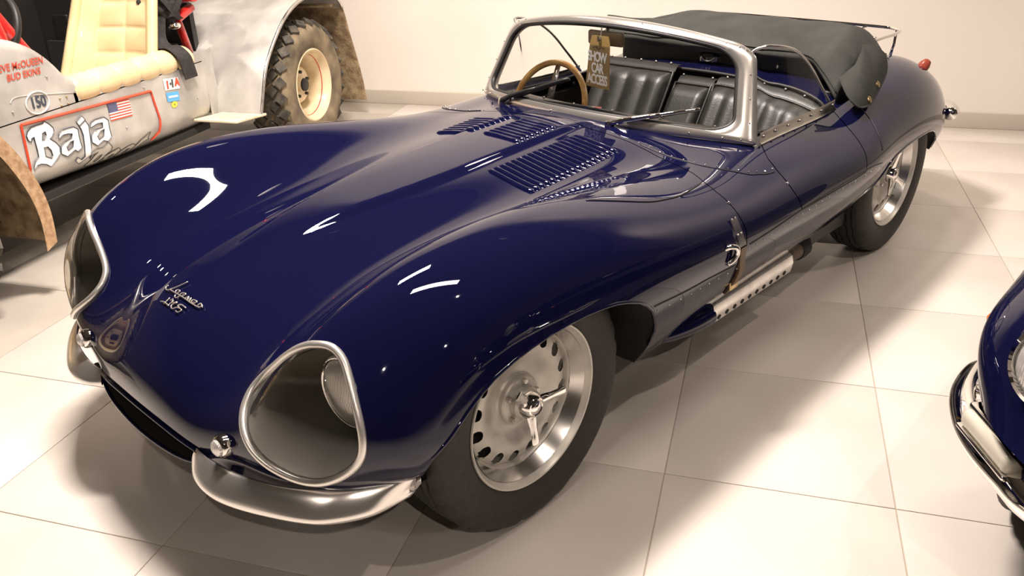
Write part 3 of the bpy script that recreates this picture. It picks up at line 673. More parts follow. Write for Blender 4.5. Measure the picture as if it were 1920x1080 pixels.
# wipers
for (pa,pb),(ta,tb),mm in (((-.56,-.02),(-.06,.335),'black'),((.30,-.02),(.735,.255),'chrome')):
    wi=part('wiper',car); A=Wf(pa,pb,.022); B=Wf(ta,tb,.014)
    def onW(t,off): return Wf(pa+(ta-pa)*t,pb+(tb-pb)*t,off)
    MB().lathe([(.001,.012),(.012,.010),(.014,0),(.014,-.02)],A,'z',16).build('pivot',M['chrome'],wi)
    MB().tube([onW(0,.024),onW(.2,.032),onW(.45,.030),onW(.62,.024)],[.011,.009,.007,.006],8).build('arm',M[mm],wi,smooth=True)
    MB().tube([onW(t,.020+.006*math.sin(PI*(t-.22)/.78)) for t in np.linspace(.22,1,12)],.0062,6).build('blade_frame',M['chrome'] if mm=='chrome' else M['black'],wi,smooth=True)
    MB().tube([onW(t,.013) for t in np.linspace(.2,1,12)],.0045,6).build('blade_rubber',M['black'],wi,smooth=True)
# side screens
for s in (1,-1):
    sd=part('side_screen',car)
    fr_=[tuple(Wf(.965,b_,-.010)) for b_ in (0,.35,.7,.93)]
    top=cat(fr_+[(-1.295,.556,.996),(-1.36,.577,.988),(-1.44,.585,.967),(-1.51,.591,.930),(-1.57,.596,.885),(-1.63,.60,.830),(-1.69,.603,.775),(-1.745,.606,.724)],5)
    xs=np.linspace(-1.205,-1.75,len(top)); bt=np.array([(x,.612,float(Sf(*topuv(x,.612))[2])+.006) for x in xs])
    Gs=[]
    for t in np.linspace(0,1,8): Gs.append((top*(1-t)+bt*t)*[1,s,1])
    MB().grid(Gs).build('side_glass',M['glass'],sd,smooth=True)
    MB().tube(top*[1,s,1],.0055,6).build('glass_edge',M['steel'],sd,smooth=True)
    st=MB(); st.grid([(bt+[0,.004,.030])*[1,s,1],(bt+[0,.006,0])*[1,s,1],(bt+[0,.012,-.006])*[1,s,1]]); st.build('glass_channel',M['alu'],sd,smooth=True)
    rb=MB()
    for i in np.linspace(2,len(bt)-3,7).astype(int): rb.sphere((bt[i]+[0,.007,.015])*[1,s,1],.0045,8,5)
    tag(rb.build('rivets',M['chrome'],sd,smooth=True),kind='stuff')
# mirror
mi=part('rear_view_mirror',car); MB().box((-1.165,.01,.990),(.022,.155,.05),bev=.01).build('mirror_shell',M['bleather2'] if 'bleather2' in M else M['black'],mi)
MB().tube([(-1.165,.01,1.0),(-1.185,.01,1.045)],.006,8).build('mirror_stem',M['chrome'],mi,smooth=True)
# ------------------------------------------------------------ cockpit
cb=MB(); 
cb.box((-1.42,0,.215),(1.0,1.22,.02)); cb.build('cockpit_floor',M['dark'],car,smooth=False)
for s in (1,-1): MB().box((-1.44,.64*s,.43),(.95,.02,.44),bev=.008).build('door_card',M['leather'],car)
MB().box((-1.86,0,.48),(.03,1.2,.54),bev=.01).build('rear_bulkhead',M['leather'],car)
MB().box((-.95,0,.45),(.03,1.2,.46),bev=.01).build('front_bulkhead',M['dark'],car)
MB().box((-1.35,0,.33),(.72,.22,.24),bev=.04).build('transmission_tunnel',M['leather'],car)
ds=MB(); xs=np.linspace(-.99,-1.15,8); ysd=np.linspace(-.58,.58,31)
ds.grid([[(x-.50*y*y,y,float(.752-.10*y*y)+.004-(.0 if k<6 else .02*(k-5))) for y in ysd] for k,x in enumerate(xs)])
ds.grid([[(xs[-1]-.50*y*y-.002,y,.715-.10*y*y-h) for y in ysd] for h in (0,.04,.09,.14)])
dash=ds.build('dashboard',M['blacktop'],car,smooth=True)
dst=MB()
for y in np.linspace(-.45,.45,6): dst.sphere((-1.10-.5*y*y,y,.757-.1*y*y),.005,8,5)
tag(dst.build('studs',M['chrome'],dash,smooth=True),kind='stuff')
MB().box((-1.085,.0,.758),(.03,.085,.004),R=Matrix.Rotation(.5,3,'Z')).build('red_patch',M['red'],dash)  # flat red patch on the dash top
def seatpad(y0,y1,zt,drop,name,npl=4,x1=-1.73,x0=-1.47,z0=.34):
    nu,nv=17,41; G=[]
    for i in range(nu):
        t=i/(nu-1); row=[]
        for j in range(nv):
            f=j/(nv-1); y=y0+(y1-y0)*f; ztt=zt-drop*(f if drop>0 else 0)**2*1.0
            z=z0+(ztt-z0)*t; x=x0+(x1-x0)*t
            e=min(f,1-f)*(y1-y0)/.035; et=(1-t)*(ztt-z0)/.04; ee=math.sqrt(max(0,1-(1-min(1,e))**2))*math.sqrt(max(0,1-(1-min(1,et))**2))
            puff=.045*ee + (.010*ee*abs(math.sin(PI*npl*f)) if npl else 0)
            row.append((x+puff,y,z+.25*puff))
        G.append(row)
    sp_=part(name,car)
    MB().grid(G).build('seat_back',M['leather'],sp_,smooth=True)
    edge=[G[i][0] for i in range(nu)]+G[-1][1:-1]+[G[i][-1] for i in range(nu-1,-1,-1)]
    MB().tube(np.array(edge)[::2]+[.012,0,0],.006,6).build('piping',M['leather'],sp_,smooth=True)
    fl_=MB(); T1=np.array(G[-1]); fl_.grid([T1+[.0,0,0],T1+[-.018,0,.020],T1+[-.045,0,.022]]); F_=fl_.build('seat_flap',M['leather'],sp_,smooth=True)
    n=max(2,int((y1-y0)/.075)); stb=MB()
    for f in np.linspace(.08,.92,n): stb.sphere(T1[int(f*(nv-1))]+[-.026,0,.025],.0065,8,5)
    tag(stb.build('studs',M['alu'],sp_,smooth=True),kind='stuff')
    G2=[]
    for i in range(9):
        t=i/8; G2.append([(x0+.02+t*.42,y0+(y1-y0)*f,.33+.05*math.sqrt(max(0,1-(2*f-1)**8))*math.sqrt(max(0,1-t**6))) for f in np.linspace(0,1,21)])
    if y1-y0>.3: MB().grid(G2).build('seat_cushion',M['leather'],sp_,smooth=True)
seatpad(-.46,-.07,.778,0,'driver_seat',4); seatpad(-.055,.115,.738,0,'centre_pad',0); seatpad(.13,.595,.750,.065,'passenger_seat',6)
# steering wheel
sw=part('steering_wheel',car,(-1.19,-.305,.690)); sw.rotation_euler=(0,math.radians(-24),0)
t=np.linspace(0,2*PI,64,endpoint=False)
MB().tube(np.c_[0*t,.185*np.cos(t),.185*np.sin(t)],.012,10,closed=True).build('rim',M['wood'],sw,smooth=True)
for a in (PI/2,PI/2+2.09,PI/2-2.09):
    d=np.array([0,math.cos(a),math.sin(a)]); n_=np.array([0,-math.sin(a),math.cos(a)])
    q=[d*.03+n_*.018,d*.178+n_*.011,d*.178-n_*.011,d*.03-n_*.018]; MB().prism(q,(.003,0,0)).build('spoke',M['alu'],sw)
MB().lathe([(.045,0),(.045,.012),(.02,.02),(.001,.02)],axis='x',n=24).build('hub',M['black'],sw)
MB().tube([(0,0,0),(.20,0,-.0)],.018,10).build('column',M['black'],sw,smooth=True)
gl=MB().tube([(-1.28,-.02,.44),(-1.30,-.03,.60)],.008,8); gl.sphere((-1.30,-.03,.61),.022,12,8); gl.build('gear_lever',M['chrome'],car,smooth=True)
MB().tube([(-1.30,-.60,.70),(-1.22,-.60,.62),(-1.15,-.60,.60)],.012,8).build('window_winder',M['chrome'],car,smooth=True)
# fuel filler on rear deck
MB().lathe([(.055,0),(.055,.02),(.045,.032),(.02,.036),(.001,.036)],(-1.93,-.02,.80),'z',28).build('filler_cap',M['chrome'],car)
# ------------------------------------------------------------ bonnet script, strap, exhaust, rear details
def script(txt,size,origin,m,shear=.35,bold=.0):
    me=textmesh(txt,size,.0016,shear=shear,bold=bold,space=.95)
    # lay on the surface: text x -> +y, text y -> up the bonnet
    for v in me.vertices:
        tx,ty,tz=v.co; y=origin[1]+tx*.98; sx=origin[0]-ty*.80
        q=topuv2(sx,y); v.co=Vector(q[0]+q[1]*(.003+tz+.0016))
    me.materials.append(m); return link('badge_lettering',me,bonnet)
_P=T[:260].reshape(-1,3); _N=TN[:260].reshape(-1,3)
_sel=(_P[:,0]>.35)&(_P[:,0]<.65)&(abs(_P[:,1])<.2)&(_P[:,2]>.45); _P=_P[_sel];_N=_N[_sel]
def topuv2(x,y):
    d=(_P[:,0]-x)**2+(_P[:,1]-y)**2; k=np.argpartition(d,4)[:4]; w_=(1/(d[k]+1e-9))[:,None]; w_/=w_.sum(); return (_P[k]*w_).sum(0),(_N[k]*w_).sum(0)
# bonnet strap on the left side
P_=Sf(*uvof([(-0.763,0.784,0.617),(-0.768,0.80,0.575),(-0.785,0.80,0.535)]).T); N_=Nf(*uvof([(-0.763,0.784,0.617),(-0.768,0.80,0.575),(-0.785,0.80,0.535)]).T)
def ribbon(P,N,wd,th,name,m,parent,side=(1,0,0)):
    P=np.asarray(P,float);N=np.asarray(N,float); s_=np.array(side,float); G=[P+N*th-s_*wd/2,P+N*th+s_*wd/2,P-N*.002+s_*wd/2,P-N*.002-s_*wd/2]; return MB().grid(G,cu=True).build(name,m,parent)
for s in (1,-1):
    sg=np.array([1,s,1]); St=part('bonnet_strap',car)
    ribbon(P_*sg,N_*sg,.034,.006,'strap_plate',M['alu'],St)
    Q=[P_[2],(-.80,.800,.49),(-.812,.795,.45),(-.82,.775,.40),(-.83,.745,.35)]; NN=[N_[2],(0,1,0),(0,1,-.05),(0,.9,-.3),(0,.85,-.4)]
    Q=cat(Q,4); NN=np.array([(0,.97,-.2)]*len(Q)); ribbon((Q+[0,.004,0])*sg,NN*sg,.030,.006,'strap_leather',M['bleather'],St)
    MB().box(np.array([-.826,.772,.385])*sg,(.045,.012,.03),bev=.004).build('buckle',M['brass'],St)
    rb=MB(); 
    for p,n_ in zip(P_[:2],N_[:2]):
        for dx in (-.009,.009): rb.sphere((p+n_*.006+[dx,0,0])*sg,.003,6,4)
    tag(rb.build('rivets',M['steel'],St,smooth=True),kind='stuff')
    MB().tube(np.array(cat([(-.70,.800,.548),(-.715,.815,.556),(-.735,.822,.548),(-.742,.822,.528),(-.73,.815,.508),(-.715,.808,.502)],5))*sg,.0085,8).build('bonnet_catch',M['chrome'],car,smooth=True)
# side exhaust, left
ex=part('side_exhaust',car); yb=.715
sec=[(0,-.10),(.008,-.0),(.030,.012),(.047,-.0),(.047,-.1)]
G=[]; zt0,zt1=.305,.300
pr=[(.60,.300),(.705,.318),(.728,.305),(.735,.28),(.728,.243),(.712,.232),(.60,.225)]
G=np.array([[(x,y,z) for y,z in pr] for x in np.linspace(-.80,-1.31,24)])
plate=MB().grid(G); plate.add(G[0],[tuple(range(len(pr)))]); plate.add(G[-1],[tuple(range(len(pr)))]); plate.build('heat_shield',M['alu'],ex)
for i in range(10):
    x=-.835-i*.047; oriented([(.001,.0),(.0085,0),(.0085,-.004)],(x,.7325,.256),(0,.96,-.2),'cooling_hole',M['dark'],ex,16)
fa=[]
for t in np.linspace(0,1,16):
    x=-.52-.285*t; w_=math.sin(PI/2*min(1,t*1.0))**.7+.001; fa.append([(x,.655+.085*w_*math.cos(p),.268+.052*w_*math.sin(p)) for p in np.linspace(0,2*PI,24,endpoint=False)])
MB().grid(fa,cv=True).build('exhaust_fairing',M['navy'],ex,smooth=True)
MB().tube([(-1.29,.66,.262),(-1.50,.655,.245)],.034,16).build('tail_pipe',M['pipe'],ex,smooth=True)
MB().lathe([(.0,-.0),(.040,0),(.042,.03),(.040,.06),(.0,.06)],(-1.55,.652,.243),'x',20).build('pipe_clamp',M['dark'],ex)
MB().tube([(-1.54,.65,.243),(-1.80,.56,.215)],.030,12).build('pipe_bend',M['dark'],ex,smooth=True)
# tail lamps, rear bumper, luggage rack
for s in (1,-1):
    p,n_=normal_at((-2.66,.60*s,.712)); oriented([(.001,-.01),(.026,-.01),(.024,.012),(.016,.032),(.001,.040)],p,n_+np.array([-.6,0,.2]),'tail_lamp',M['redlens'],car,20)
    pb=cat([(-2.83,.70*s,.485),(-2.92,.665*s,.485),(-3.01,.56*s,.48),(-3.07,.42*s,.48),(-3.09,.30*s,.48)],5)
    MB().tube(pb,[.030]*3+[.036]*(len(pb)-6)+[.03]*3,10,up=(0,0,1)).build('rear_bumper',M['chrome'],car,smooth=True)
rk=part('luggage_rack',car)
loop_=cat([(-2.30,-.48,.855),(-2.60,-.49,.855),(-2.70,-.44,.855),(-2.73,-.3,.855),(-2.73,.3,.855),(-2.70,.44,.855),(-2.60,.49,.855),(-2.30,.48,.855)],6)
MB().tube(loop_,.0075,8).build('rack_rail',M['chrome'],rk,smooth=True)
for y in (-.3,-.1,.1,.3): MB().tube([(-2.25,y,.82),(-2.5,y,.838),(-2.73,y,.85)],.006,8).build('rack_bar',M['chrome'],rk,smooth=True)
for x,y in ((-2.68,.455),(-2.68,-.455),(-2.35,.48),(-2.35,-.48)): MB().tube([(x,y,.855),(x+.005,y,.79),(x+.01,y*.98,.73)],.007,8).build('rack_leg',M['chrome'],rk,smooth=True)
MB().box((-2.5,0,.842),(.02,.88,.012),bev=.004).build('rack_crossbar',M['steel'],rk)
# folded hood
hd=part('folded_hood',car)
def hood():
    ys=np.linspace(-.58,.60,64); G=[]
    for k,y in enumerate(ys):
        e=abs(y)/.63; z0=.80-.04*e*e
        top=.957-.25*max(0,(-y-.24))-.03*max(0,y-.30)
        endf=max(0,(y-.50)/.10); endl=max(0,(-y-.50)/.10)
        xf=-1.86+.02*math.cos(y*6); xb=-2.34
        if y>.42: xf+= .10*min(1,(y-.42)/.2)
        low=(.872-.06*max(0,y-.1)) if y<.46 else .872-.06*.36-(.125*min(1,(y-.46)/.16)**1.3)
        if endf>0: top-=.10*endf**1.5; xb+=.12*endf
        if endl>0: top-=.09*endl**1.5
        c=[(xf-.05,low-.035),(xf,low-.012),(xf-.006,low+.015),(xf-.08,low+.055 if y<.5 else low+.075),(xf-.17,top-.012),(-2.10,top),(-2.20,top-.02),(xb+.03,top-.08),(xb,z0+.02),(xb+.05,z0-.02)]
        c=cat([(a,b) for a,b in c],4)
        w1=.004*math.sin(17*y)+.002*math.sin(41*y+1)
        G.append([(a+w1*math.sin(i*.35+9*y),y,b+.0022*math.sin(i*.8+23*y)+.0016*math.sin(i*.33-31*y)) for i,(a,b) in enumerate(c)])
    G=np.array(G); b=MB().grid(G); n=G.shape[1]; b.add(G[0],[tuple(range(n))]); b.add(G[-1],[tuple(range(n))]); b.build('hood_canvas',M['canvas'],hd,smooth=True)
    MB().tube(G[:, 8]+[.006,0,.0],.0035,6).build('hood_hem',M['canvas'],hd,smooth=True)
    return G
HG=hood()
MB().box((-2.09,.0,.815),(.34,1.02,.13),bev=.03).build('hood_frame',M['black'],hd)
# side flap with poppers
fp=cat([(-1.80,.600,.815),(-1.76,.655,.765),(-1.775,.690,.727),(-1.84,.700,.716),(-1.93,.690,.732),(-2.05,.672,.80),(-2.10,.64,.86)],5)
mid=np.array([-1.97,.60,.90])
b=MB().grid([fp,fp*.6+mid*.4+[0,.022,.004],fp*.25+mid*.75+[0,.015,.015],np.repeat(mid[None]+[0,0,.01],len(fp),0)]); b.build('hood_flap',M['canvas'],hd,smooth=True)
MB().tube(fp,.004,6).build('flap_hem',M['canvas'],hd,smooth=True)
for p in ((-1.958,.678,.772),(-1.86,.694,.735)): oriented([(.013,-.002),(.013,.006),(.009,.009),(.001,.009)],p,(.1,.8,.45),'popper',M['brass'],hd,16)
TR={'B':[(0.9422,0.6253),(0.9623,0.6103),(0.9801,0.5879),(0.979,0.5704),(0.9631,0.555),(0.9475,0.5474),(0.973,0.5243),(0.988,0.4998),(0.9823,0.4732),(0.9591,0.4558),(0.9138,0.4314),(0.8938,0.4477),(0.867,0.4581),(0.8418,0.458),(0.822,0.4445),(0.8291,0.464),(0.8422,0.4797),(0.863,0.4891),(0.8665,0.5195),(0.8664,0.5469),(0.8676,0.5777),(0.8539,0.5738),(0.8466,0.5604),(0.8337,0.5718),(0.8312,0.5917),(0.8419,0.6078),(0.8653,0.6187),(0.8954,0.6203),(0.9298,0.6189)],'B1':[(0.9158,0.5799),(0.9322,0.5832),(0.934,0.567),(0.916,0.5524),(0.9056,0.5514)],'B2':[(0.9045,0.5202),(0.9243,0.5184),(0.9377,0.4985),(0.9394,0.4739),(0.9284,0.4652),(0.9008,0.4816)],'a':[(0.9943,0.5323),(1.0014,0.5523),(1.0241,0.5641),(1.0617,0.564),(1.0936,0.5615),(1.1155,0.5454),(1.1114,0.5178),(1.111,0.4848),(1.1123,0.4595),(1.0819,0.4497),(1.0694,0.4617),(1.0173,0.4463),(0.9872,0.4676),(0.9952,0.4977),(1.0212,0.5105),(1.0672,0.5178),(1.0756,0.5339),(1.0532,0.54),(1.0219,0.5426)],'a1':[(1.0268,0.4885),(1.0507,0.5021),(1.0732,0.5039),(1.0615,0.4785),(1.0283,0.4697)],'j1':[(1.1159,0.578),(1.1558,0.5962),(1.1706,0.574),(1.1278,0.5565)],'j':[(1.1269,0.5539),(1.1692,0.5702),(1.1829,0.5439),(1.1761,0.4999),(1.168,0.4517),(1.1598,0.4117),(1.0886,0.3889),(1.0604,0.4124),(1.0758,0.4244),(1.0998,0.4045),(1.1206,0.415),(1.1288,0.463),(1.137,0.5107),(1.1334,0.5406)],'c':[(1.1894,0.5297),(1.2,0.5518),(1.2286,0.559),(1.287,0.5565),(1.31,0.5358),(1.3062,0.4983),(1.3073,0.457),(1.2775,0.4416),(1.2513,0.4534),(1.2079,0.4401),(1.1786,0.4655),(1.184,0.4977),(1.2133,0.5149),(1.266,0.5133),(1.27,0.5335),(1.2388,0.5375)],'c1':[(1.22,0.4835),(1.2429,0.4983),(1.2716,0.5033),(1.258,0.4729),(1.2254,0.4649)],'b':[(1.1557,0.3916),(1.1612,0.4155),(1.1945,0.427),(1.2405,0.4221),(1.2789,0.4369),(1.3029,0.4082),(1.3003,0.3914),(1.2696,0.3743),(1.2754,0.3461),(1.2455,0.34),(1.1956,0.3447),(1.1496,0.357),(1.1649,0.3759),(1.185,0.3998),(1.2065,0.4105),(1.1697,0.4066)],'b1':[(1.197,0.366),(1.216,0.3861),(1.2406,0.3874),(1.231,0.3685),(1.2119,0.357)],'o':[(1.2503,0.3451),(1.271,0.3695),(1.3117,0.3793),(1.358,0.3855),(1.3779,0.3685),(1.3579,0.3476),(1.3221,0.3362),(1.274,0.3421)],'o1':[(1.302,0.3512),(1.3246,0.3621),(1.3426,0.3589),(1.3256,0.3463)],'p':[(1.3623,0.3418),(1.3882,0.361),(1.4249,0.3727),(1.4652,0.3746),(1.4931,0.3574),(1.4724,0.336),(1.4289,0.3262),(1.3844,0.3306)],'p1':[(1.4078,0.3416),(1.4327,0.3569),(1.4552,0.3548),(1.4368,0.3398)],'t':[(1.4813,0.3425),(1.5021,0.364),(1.517,0.378),(1.5445,0.3886),(1.5846,0.4051),(1.5716,0.3764),(1.5862,0.3677),(1.5487,0.3598),(1.5123,0.3334),(1.462,0.3254)]}
BS=[[(0.4892,-0.1003,0.5924),(0.4946,-0.1029,0.5894),(0.4996,-0.0962,0.5877),(0.5002,-0.0836,0.5888),(0.496,-0.0775,0.5916),(0.4847,-0.0627,0.5983),(0.461,-0.0443,0.6099)],[(0.497,-0.0784,0.591),(0.4982,-0.0515,0.5923),(0.4982,-0.025,0.5932),(0.4989,0.0096,0.593),(0.5,0.0365,0.592),(0.4991,0.0618,0.5913),(0.4974,0.0756,0.5911)],[(0.4972,-0.0481,0.593),(0.4905,-0.0495,0.5963),(0.4892,-0.0359,0.5974),(0.496,-0.037,0.594)],[(0.4961,-0.0235,0.5943),(0.4904,-0.0207,0.5971),(0.4888,-0.0054,0.598),(0.4968,-0.012,0.5941),(0.5011,-0.0199,0.5918),(0.5068,-0.023,0.5888),(0.507,-0.033,0.5885),(0.5021,-0.0366,0.591)],[(0.4976,0.0048,0.5937),(0.4905,0.0114,0.5972),(0.4978,0.0166,0.5935),(0.4904,0.0238,0.5971),(0.499,0.0274,0.5927)],[(0.4976,0.0349,0.5933),(0.491,0.036,0.5965),(0.49,0.0514,0.5964),(0.4967,0.0481,0.5932),(0.4975,0.0371,0.5933)],[(0.496,0.0638,0.5927),(0.4886,0.0683,0.5961),(0.494,0.0842,0.592)],[(0.4984,0.0749,0.5906),(0.4891,0.0786,0.595)],[(0.5319,-0.0469,0.5741),(0.5141,-0.0456,0.5843)],[(0.5304,-0.0677,0.5736),(0.5281,-0.0512,0.5761),(0.5303,-0.0231,0.5758)],[(0.5314,-0.0265,0.5751),(0.5148,-0.0244,0.5845)],[(0.5227,-0.0261,0.5801),(0.5141,-0.0073,0.5851)],[(0.5186,-0.0362,0.5822),(0.5134,-0.0294,0.5852)],[(0.5155,-0.0049,0.5844),(0.5192,-0.0114,0.5823),(0.5276,-0.0148,0.5775),(0.5318,-0.0022,0.5752),(0.5246,0.0084,0.5793),(0.5231,0.0185,0.5801)],[(0.5314,0.0151,0.5753),(0.5317,0.0257,0.575),(0.5237,0.0321,0.5794),(0.5222,0.017,0.5806),(0.5189,0.0061,0.5825),(0.514,0.0155,0.5851),(0.5146,0.039,0.5843)]]
for s_ in BS:
    MB().tube(cat([np.array(p)+[.004,0,.004] for p in s_],4),.0017,5).build('badge_lettering',M['silverplate'],bonnet,smooth=True)
# ------------------------------------------------------------ hanging show card
TGB=c2w(-1.125,.022,.9); 
def carthing(name,label,catg,x,y,z): return thing(name,label,catg,c2w(x,y,z),TH)
cd=carthing('show_card','gold card lettered SHOW CAR ACCESS hanging from the rear-view mirror','card',-1.118,.012,.905)
pts=[(0,-.030,.105),(0,.045,.105),(0,.062,.085),(0,.052,-.085),(0,-.060,-.082),(0,-.034,.085)]
pts=[(0,-.028,.10),(0,.045,.10),(0,.052,.075),(0,.050,-.082),(0,-.058,-.078),(0,-.036,.075)]
MB().prism(pts,(-.002,0,0)).build('card',M['gold'],cd,smooth=False)
for txt,zc,sz in (('SHOW',.026,.050),('CAR',-.013,.050),('ACCESS',-.052,.050)):
    me=textmesh(txt,sz,.0004,bold=.0016,space=.82)
    for v in me.vertices: tx,ty,tz=v.co; v.co=Vector((.0015+tz,tx*.60-.002-.000*ty,ty*.95+zc-tx*.04))
    me.materials.append(M['white']); link('card_lettering',me,cd)
MB().tube([(.002,-.022,.058),(.002,-.008,.062),(.002,.004,.052),(.002,.016,.062),(.002,.030,.056)],.0014,4).build('card_emblem',M['darkgrey'],cd)
MB().tube([(.004,.002,.10),(.006,.004,.082),(.003,.012,.088),(-.02,.0,.125)],.003,6).build('card_string',M['darkgrey'],cd)
# ------------------------------------------------------------ blue car at the right edge
ec=thing('coupe','dark blue sports car at the right edge, its chrome bumper and round headlamp showing','car',c2w(-.6,2.31),TH)
ex0=-.6
ER=[
[(-.08,0,.50),(-.10,.25,.49),(-.18,.42,.455),(-.27,.60,.475),(-.335,.69,.495),(-.44,.745,.49),(-.56,.775,.46),(-.72,.77,.40)],
[(-.14,0,.56),(-.16,.25,.55),(-.24,.42,.53),(-.32,.60,.54),(-.37,.70,.555),(-.45,.765,.56),(-.56,.79,.53),(-.72,.79,.46)],
[(-.28,0,.62),(-.29,.25,.61),(-.34,.42,.605),(-.39,.58,.64),(-.43,.70,.645),(-.50,.775,.625),(-.60,.80,.58),(-.74,.80,.48)],
[(-.52,0,.68),(-.53,.25,.67),(-.54,.42,.67),(-.54,.58,.725),(-.57,.69,.715),(-.62,.77,.67),(-.70,.80,.60),(-.80,.80,.46)],
[(-.85,0,.73),(-.85,.25,.72),(-.85,.42,.72),(-.85,.58,.775),(-.86,.69,.76),(-.88,.775,.69),(-.92,.81,.58),(-.96,.80,.42)],
[(-1.3,0,.77),(-1.3,.25,.76),(-1.3,.42,.755),(-1.3,.58,.79),(-1.3,.69,.775),(-1.3,.78,.69),(-1.3,.815,.55),(-1.3,.79,.36)],
[(-1.9,0,.80),(-1.9,.25,.79),(-1.9,.42,.785),(-1.9,.58,.79),(-1.9,.69,.77),(-1.9,.78,.68),(-1.9,.815,.52),(-1.9,.78,.30)],
[(-2.6,0,.84),(-2.6,.25,.83),(-2.6,.42,.82),(-2.6,.58,.81),(-2.6,.69,.77),(-2.6,.78,.67),(-2.6,.81,.5),(-2.6,.77,.28)],
]
ER=np.array(ER)-[ex0,0,0]+np.array([0,0,.02]); ER=np.concatenate([ER[:,:0:-1]*[1,-1,1],ER],1)
tu=np.r_[0,np.cumsum(np.linalg.norm(np.diff(ER,axis=0),axis=2).mean(1))]; tv=np.r_[0,np.cumsum(np.linalg.norm(np.diff(ER,axis=1),axis=2)[2:].mean(0))]
ES=ncs(tu,ER,np.linspace(0,tu[-1],110)); ES=np.moveaxis(ncs(tv,np.moveaxis(ES,1,0),np.linspace(0,tv[-1],141)),0,1)
# lower nose
lw=ES[0]; rows=[lw]; 
mm=np.abs(lw[:,1])<.42
for dx,dz,sy in ((-.02,-.03,.985),(-.08,-.09,.96),(-.2,-.16,.93),(-.4,-.20,.90)):
    r=lw.copy(); r[:,0]+=dx; r[:,2]+=dz; r[:,1]*=sy
    k_=np.clip(1-(np.abs(lw[:,1])/.44)**2,0,1); r[:,2]-=.10*np.sqrt(k_)*(1 if dx>-.05 else .5); rows.append(r)
MB().grid(ES).build('body_shell',M['navy'],ec,smooth=True)
e2=MB(); e2.grid([rows[1],rows[2],rows[3],rows[4]]); e2.build('lower_nose',M['navy'],ec,smooth=True)
lp=np.r_[lw[mm],rows[1][mm][::-1]]
MB().tube(lp,.011,8,closed=True).build('mouth_trim',M['chrome'],ec,smooth=True)
MB().grid([lp,lp-[.12,0,0],(lp-lp.mean(0))*.9+lp.mean(0)-[.3,0,0]],cv=True).build('air_intake',M['dark'],ec,smooth=True)
sd_=MB()
for s in (1,-1):
    e_=ES[:,-1 if s>0 else 0]; r2=e_.copy(); r2[:,2]=.20; r2[:,1]*=.93; sd_=MB().grid([e_,r2]); sd_.build('sill_panel',M['navy'],ec,smooth=True)
    # headlamp
    hc=np.array([-.345-ex0,.612*s,.676]); Dv=np.array([.93,.15*s,.24])
    L=part('headlamp',ec)
    oriented([(.086,-.05),(.090,-.01),(.088,.006),(.080,.010),(.077,.004)],hc,Dv,'headlamp_rim',M['chrome'],L,48)
    oriented([(.087,-.004),(.095,-.03),(.108,-.08),(.118,-.16)],hc,Dv*[1,1,.2],'headlamp_pod',M['navy'],L,48)
    oriented([(.001,-.05),(.05,-.035),(.077,.0)],hc,Dv,'reflector',M['refl'],L,40)
    oriented([(.078,.002),(.060,.016),(.035,.025),(.001,.029)],hc,Dv,'lens',M['lens'],L,40)
    mk=np.array([-.575-ex0,.787*s,.63]); oriented([(.001,0),(.012,.0),(.010,.008),(.001,.011)],mk,(.1,s,.2),'side_marker',M['amber'],ec,14)
    bp_=cat([(-.78,.80,.415),(-.70,.815,.41),(-.60,.805,.408),(-.50,.765,.406),(-.42,.71,.405),(-.35,.64,.405),(-.30,.58,.405),(-.26,.45,.405),(-.24,.30,.405)],8)*[1,s,1]-[ex0,0,0]
    tt=np.gradient(bp_,axis=0); tt/=np.linalg.norm(tt,axis=1,keepdims=True); ov=np.c_[tt[:,1],-tt[:,0],0*tt[:,0]]; ov*=np.sign((ov@np.array([.5,s*1.,0])))[:,None]
    hgt=np.clip(np.linspace(0,9,len(bp_)),0,1)**.5*.043+.002
    Gb=[bp_+ov*(.034*(1-a*a))[..., None] *1.0+np.array([0,0,1])*(hgt*a)[:,None] if False else bp_+ov*(.036*(1-a*a))+np.array([0,0,1])*(hgt*a)[:,None] for a in np.linspace(-1,1,11)]
    Gb+=[bp_-ov*.012+np.array([0,0,1])*(hgt*a*.9)[:,None] for a in (1,.5,0,-.5,-1)]
    MB().grid(Gb,cu=True).build('bumper',M['chrome'],ec,smooth=True)
    MB().tube([(-.62-ex0,.80*s,.425),(-.57-ex0,.76*s,.455)],.012,12).build('bumper_stay',M['chrome'],ec)
    # indicator lamp above the bumper
    c0=np.array([-.405-ex0,.69*s,.452]); dr=np.array([.12,-.115*s,0]); dr/=np.linalg.norm(dr); pr_=np.array([dr[1],-dr[0],0])*s; pr_=pr_*(1 if pr_[0]>0 else -1)
    Rm=np.c_[dr,pr_,[0,0,1]]
    I_=MB().box(c0,(.185,.070,.045),R=Rm,bev=.016).build('indicator_lamp',M['creamlens'],ec)
    MB().box(c0+[0,0,.027]-pr_*.006,(.180,.055,.018),R=Rm,bev=.007).build('lamp_hood',M['chrome'],I_)
    MB().box(c0-[0,0,.025],(.19,.074,.010),R=Rm,bev=.004).build('lamp_plinth',M['chrome'],I_)
for y in (-.63,.63):
    Wd=dup(W0,ec,(-.93-ex0,y,.335),(0,0,0 if y>0 else PI))
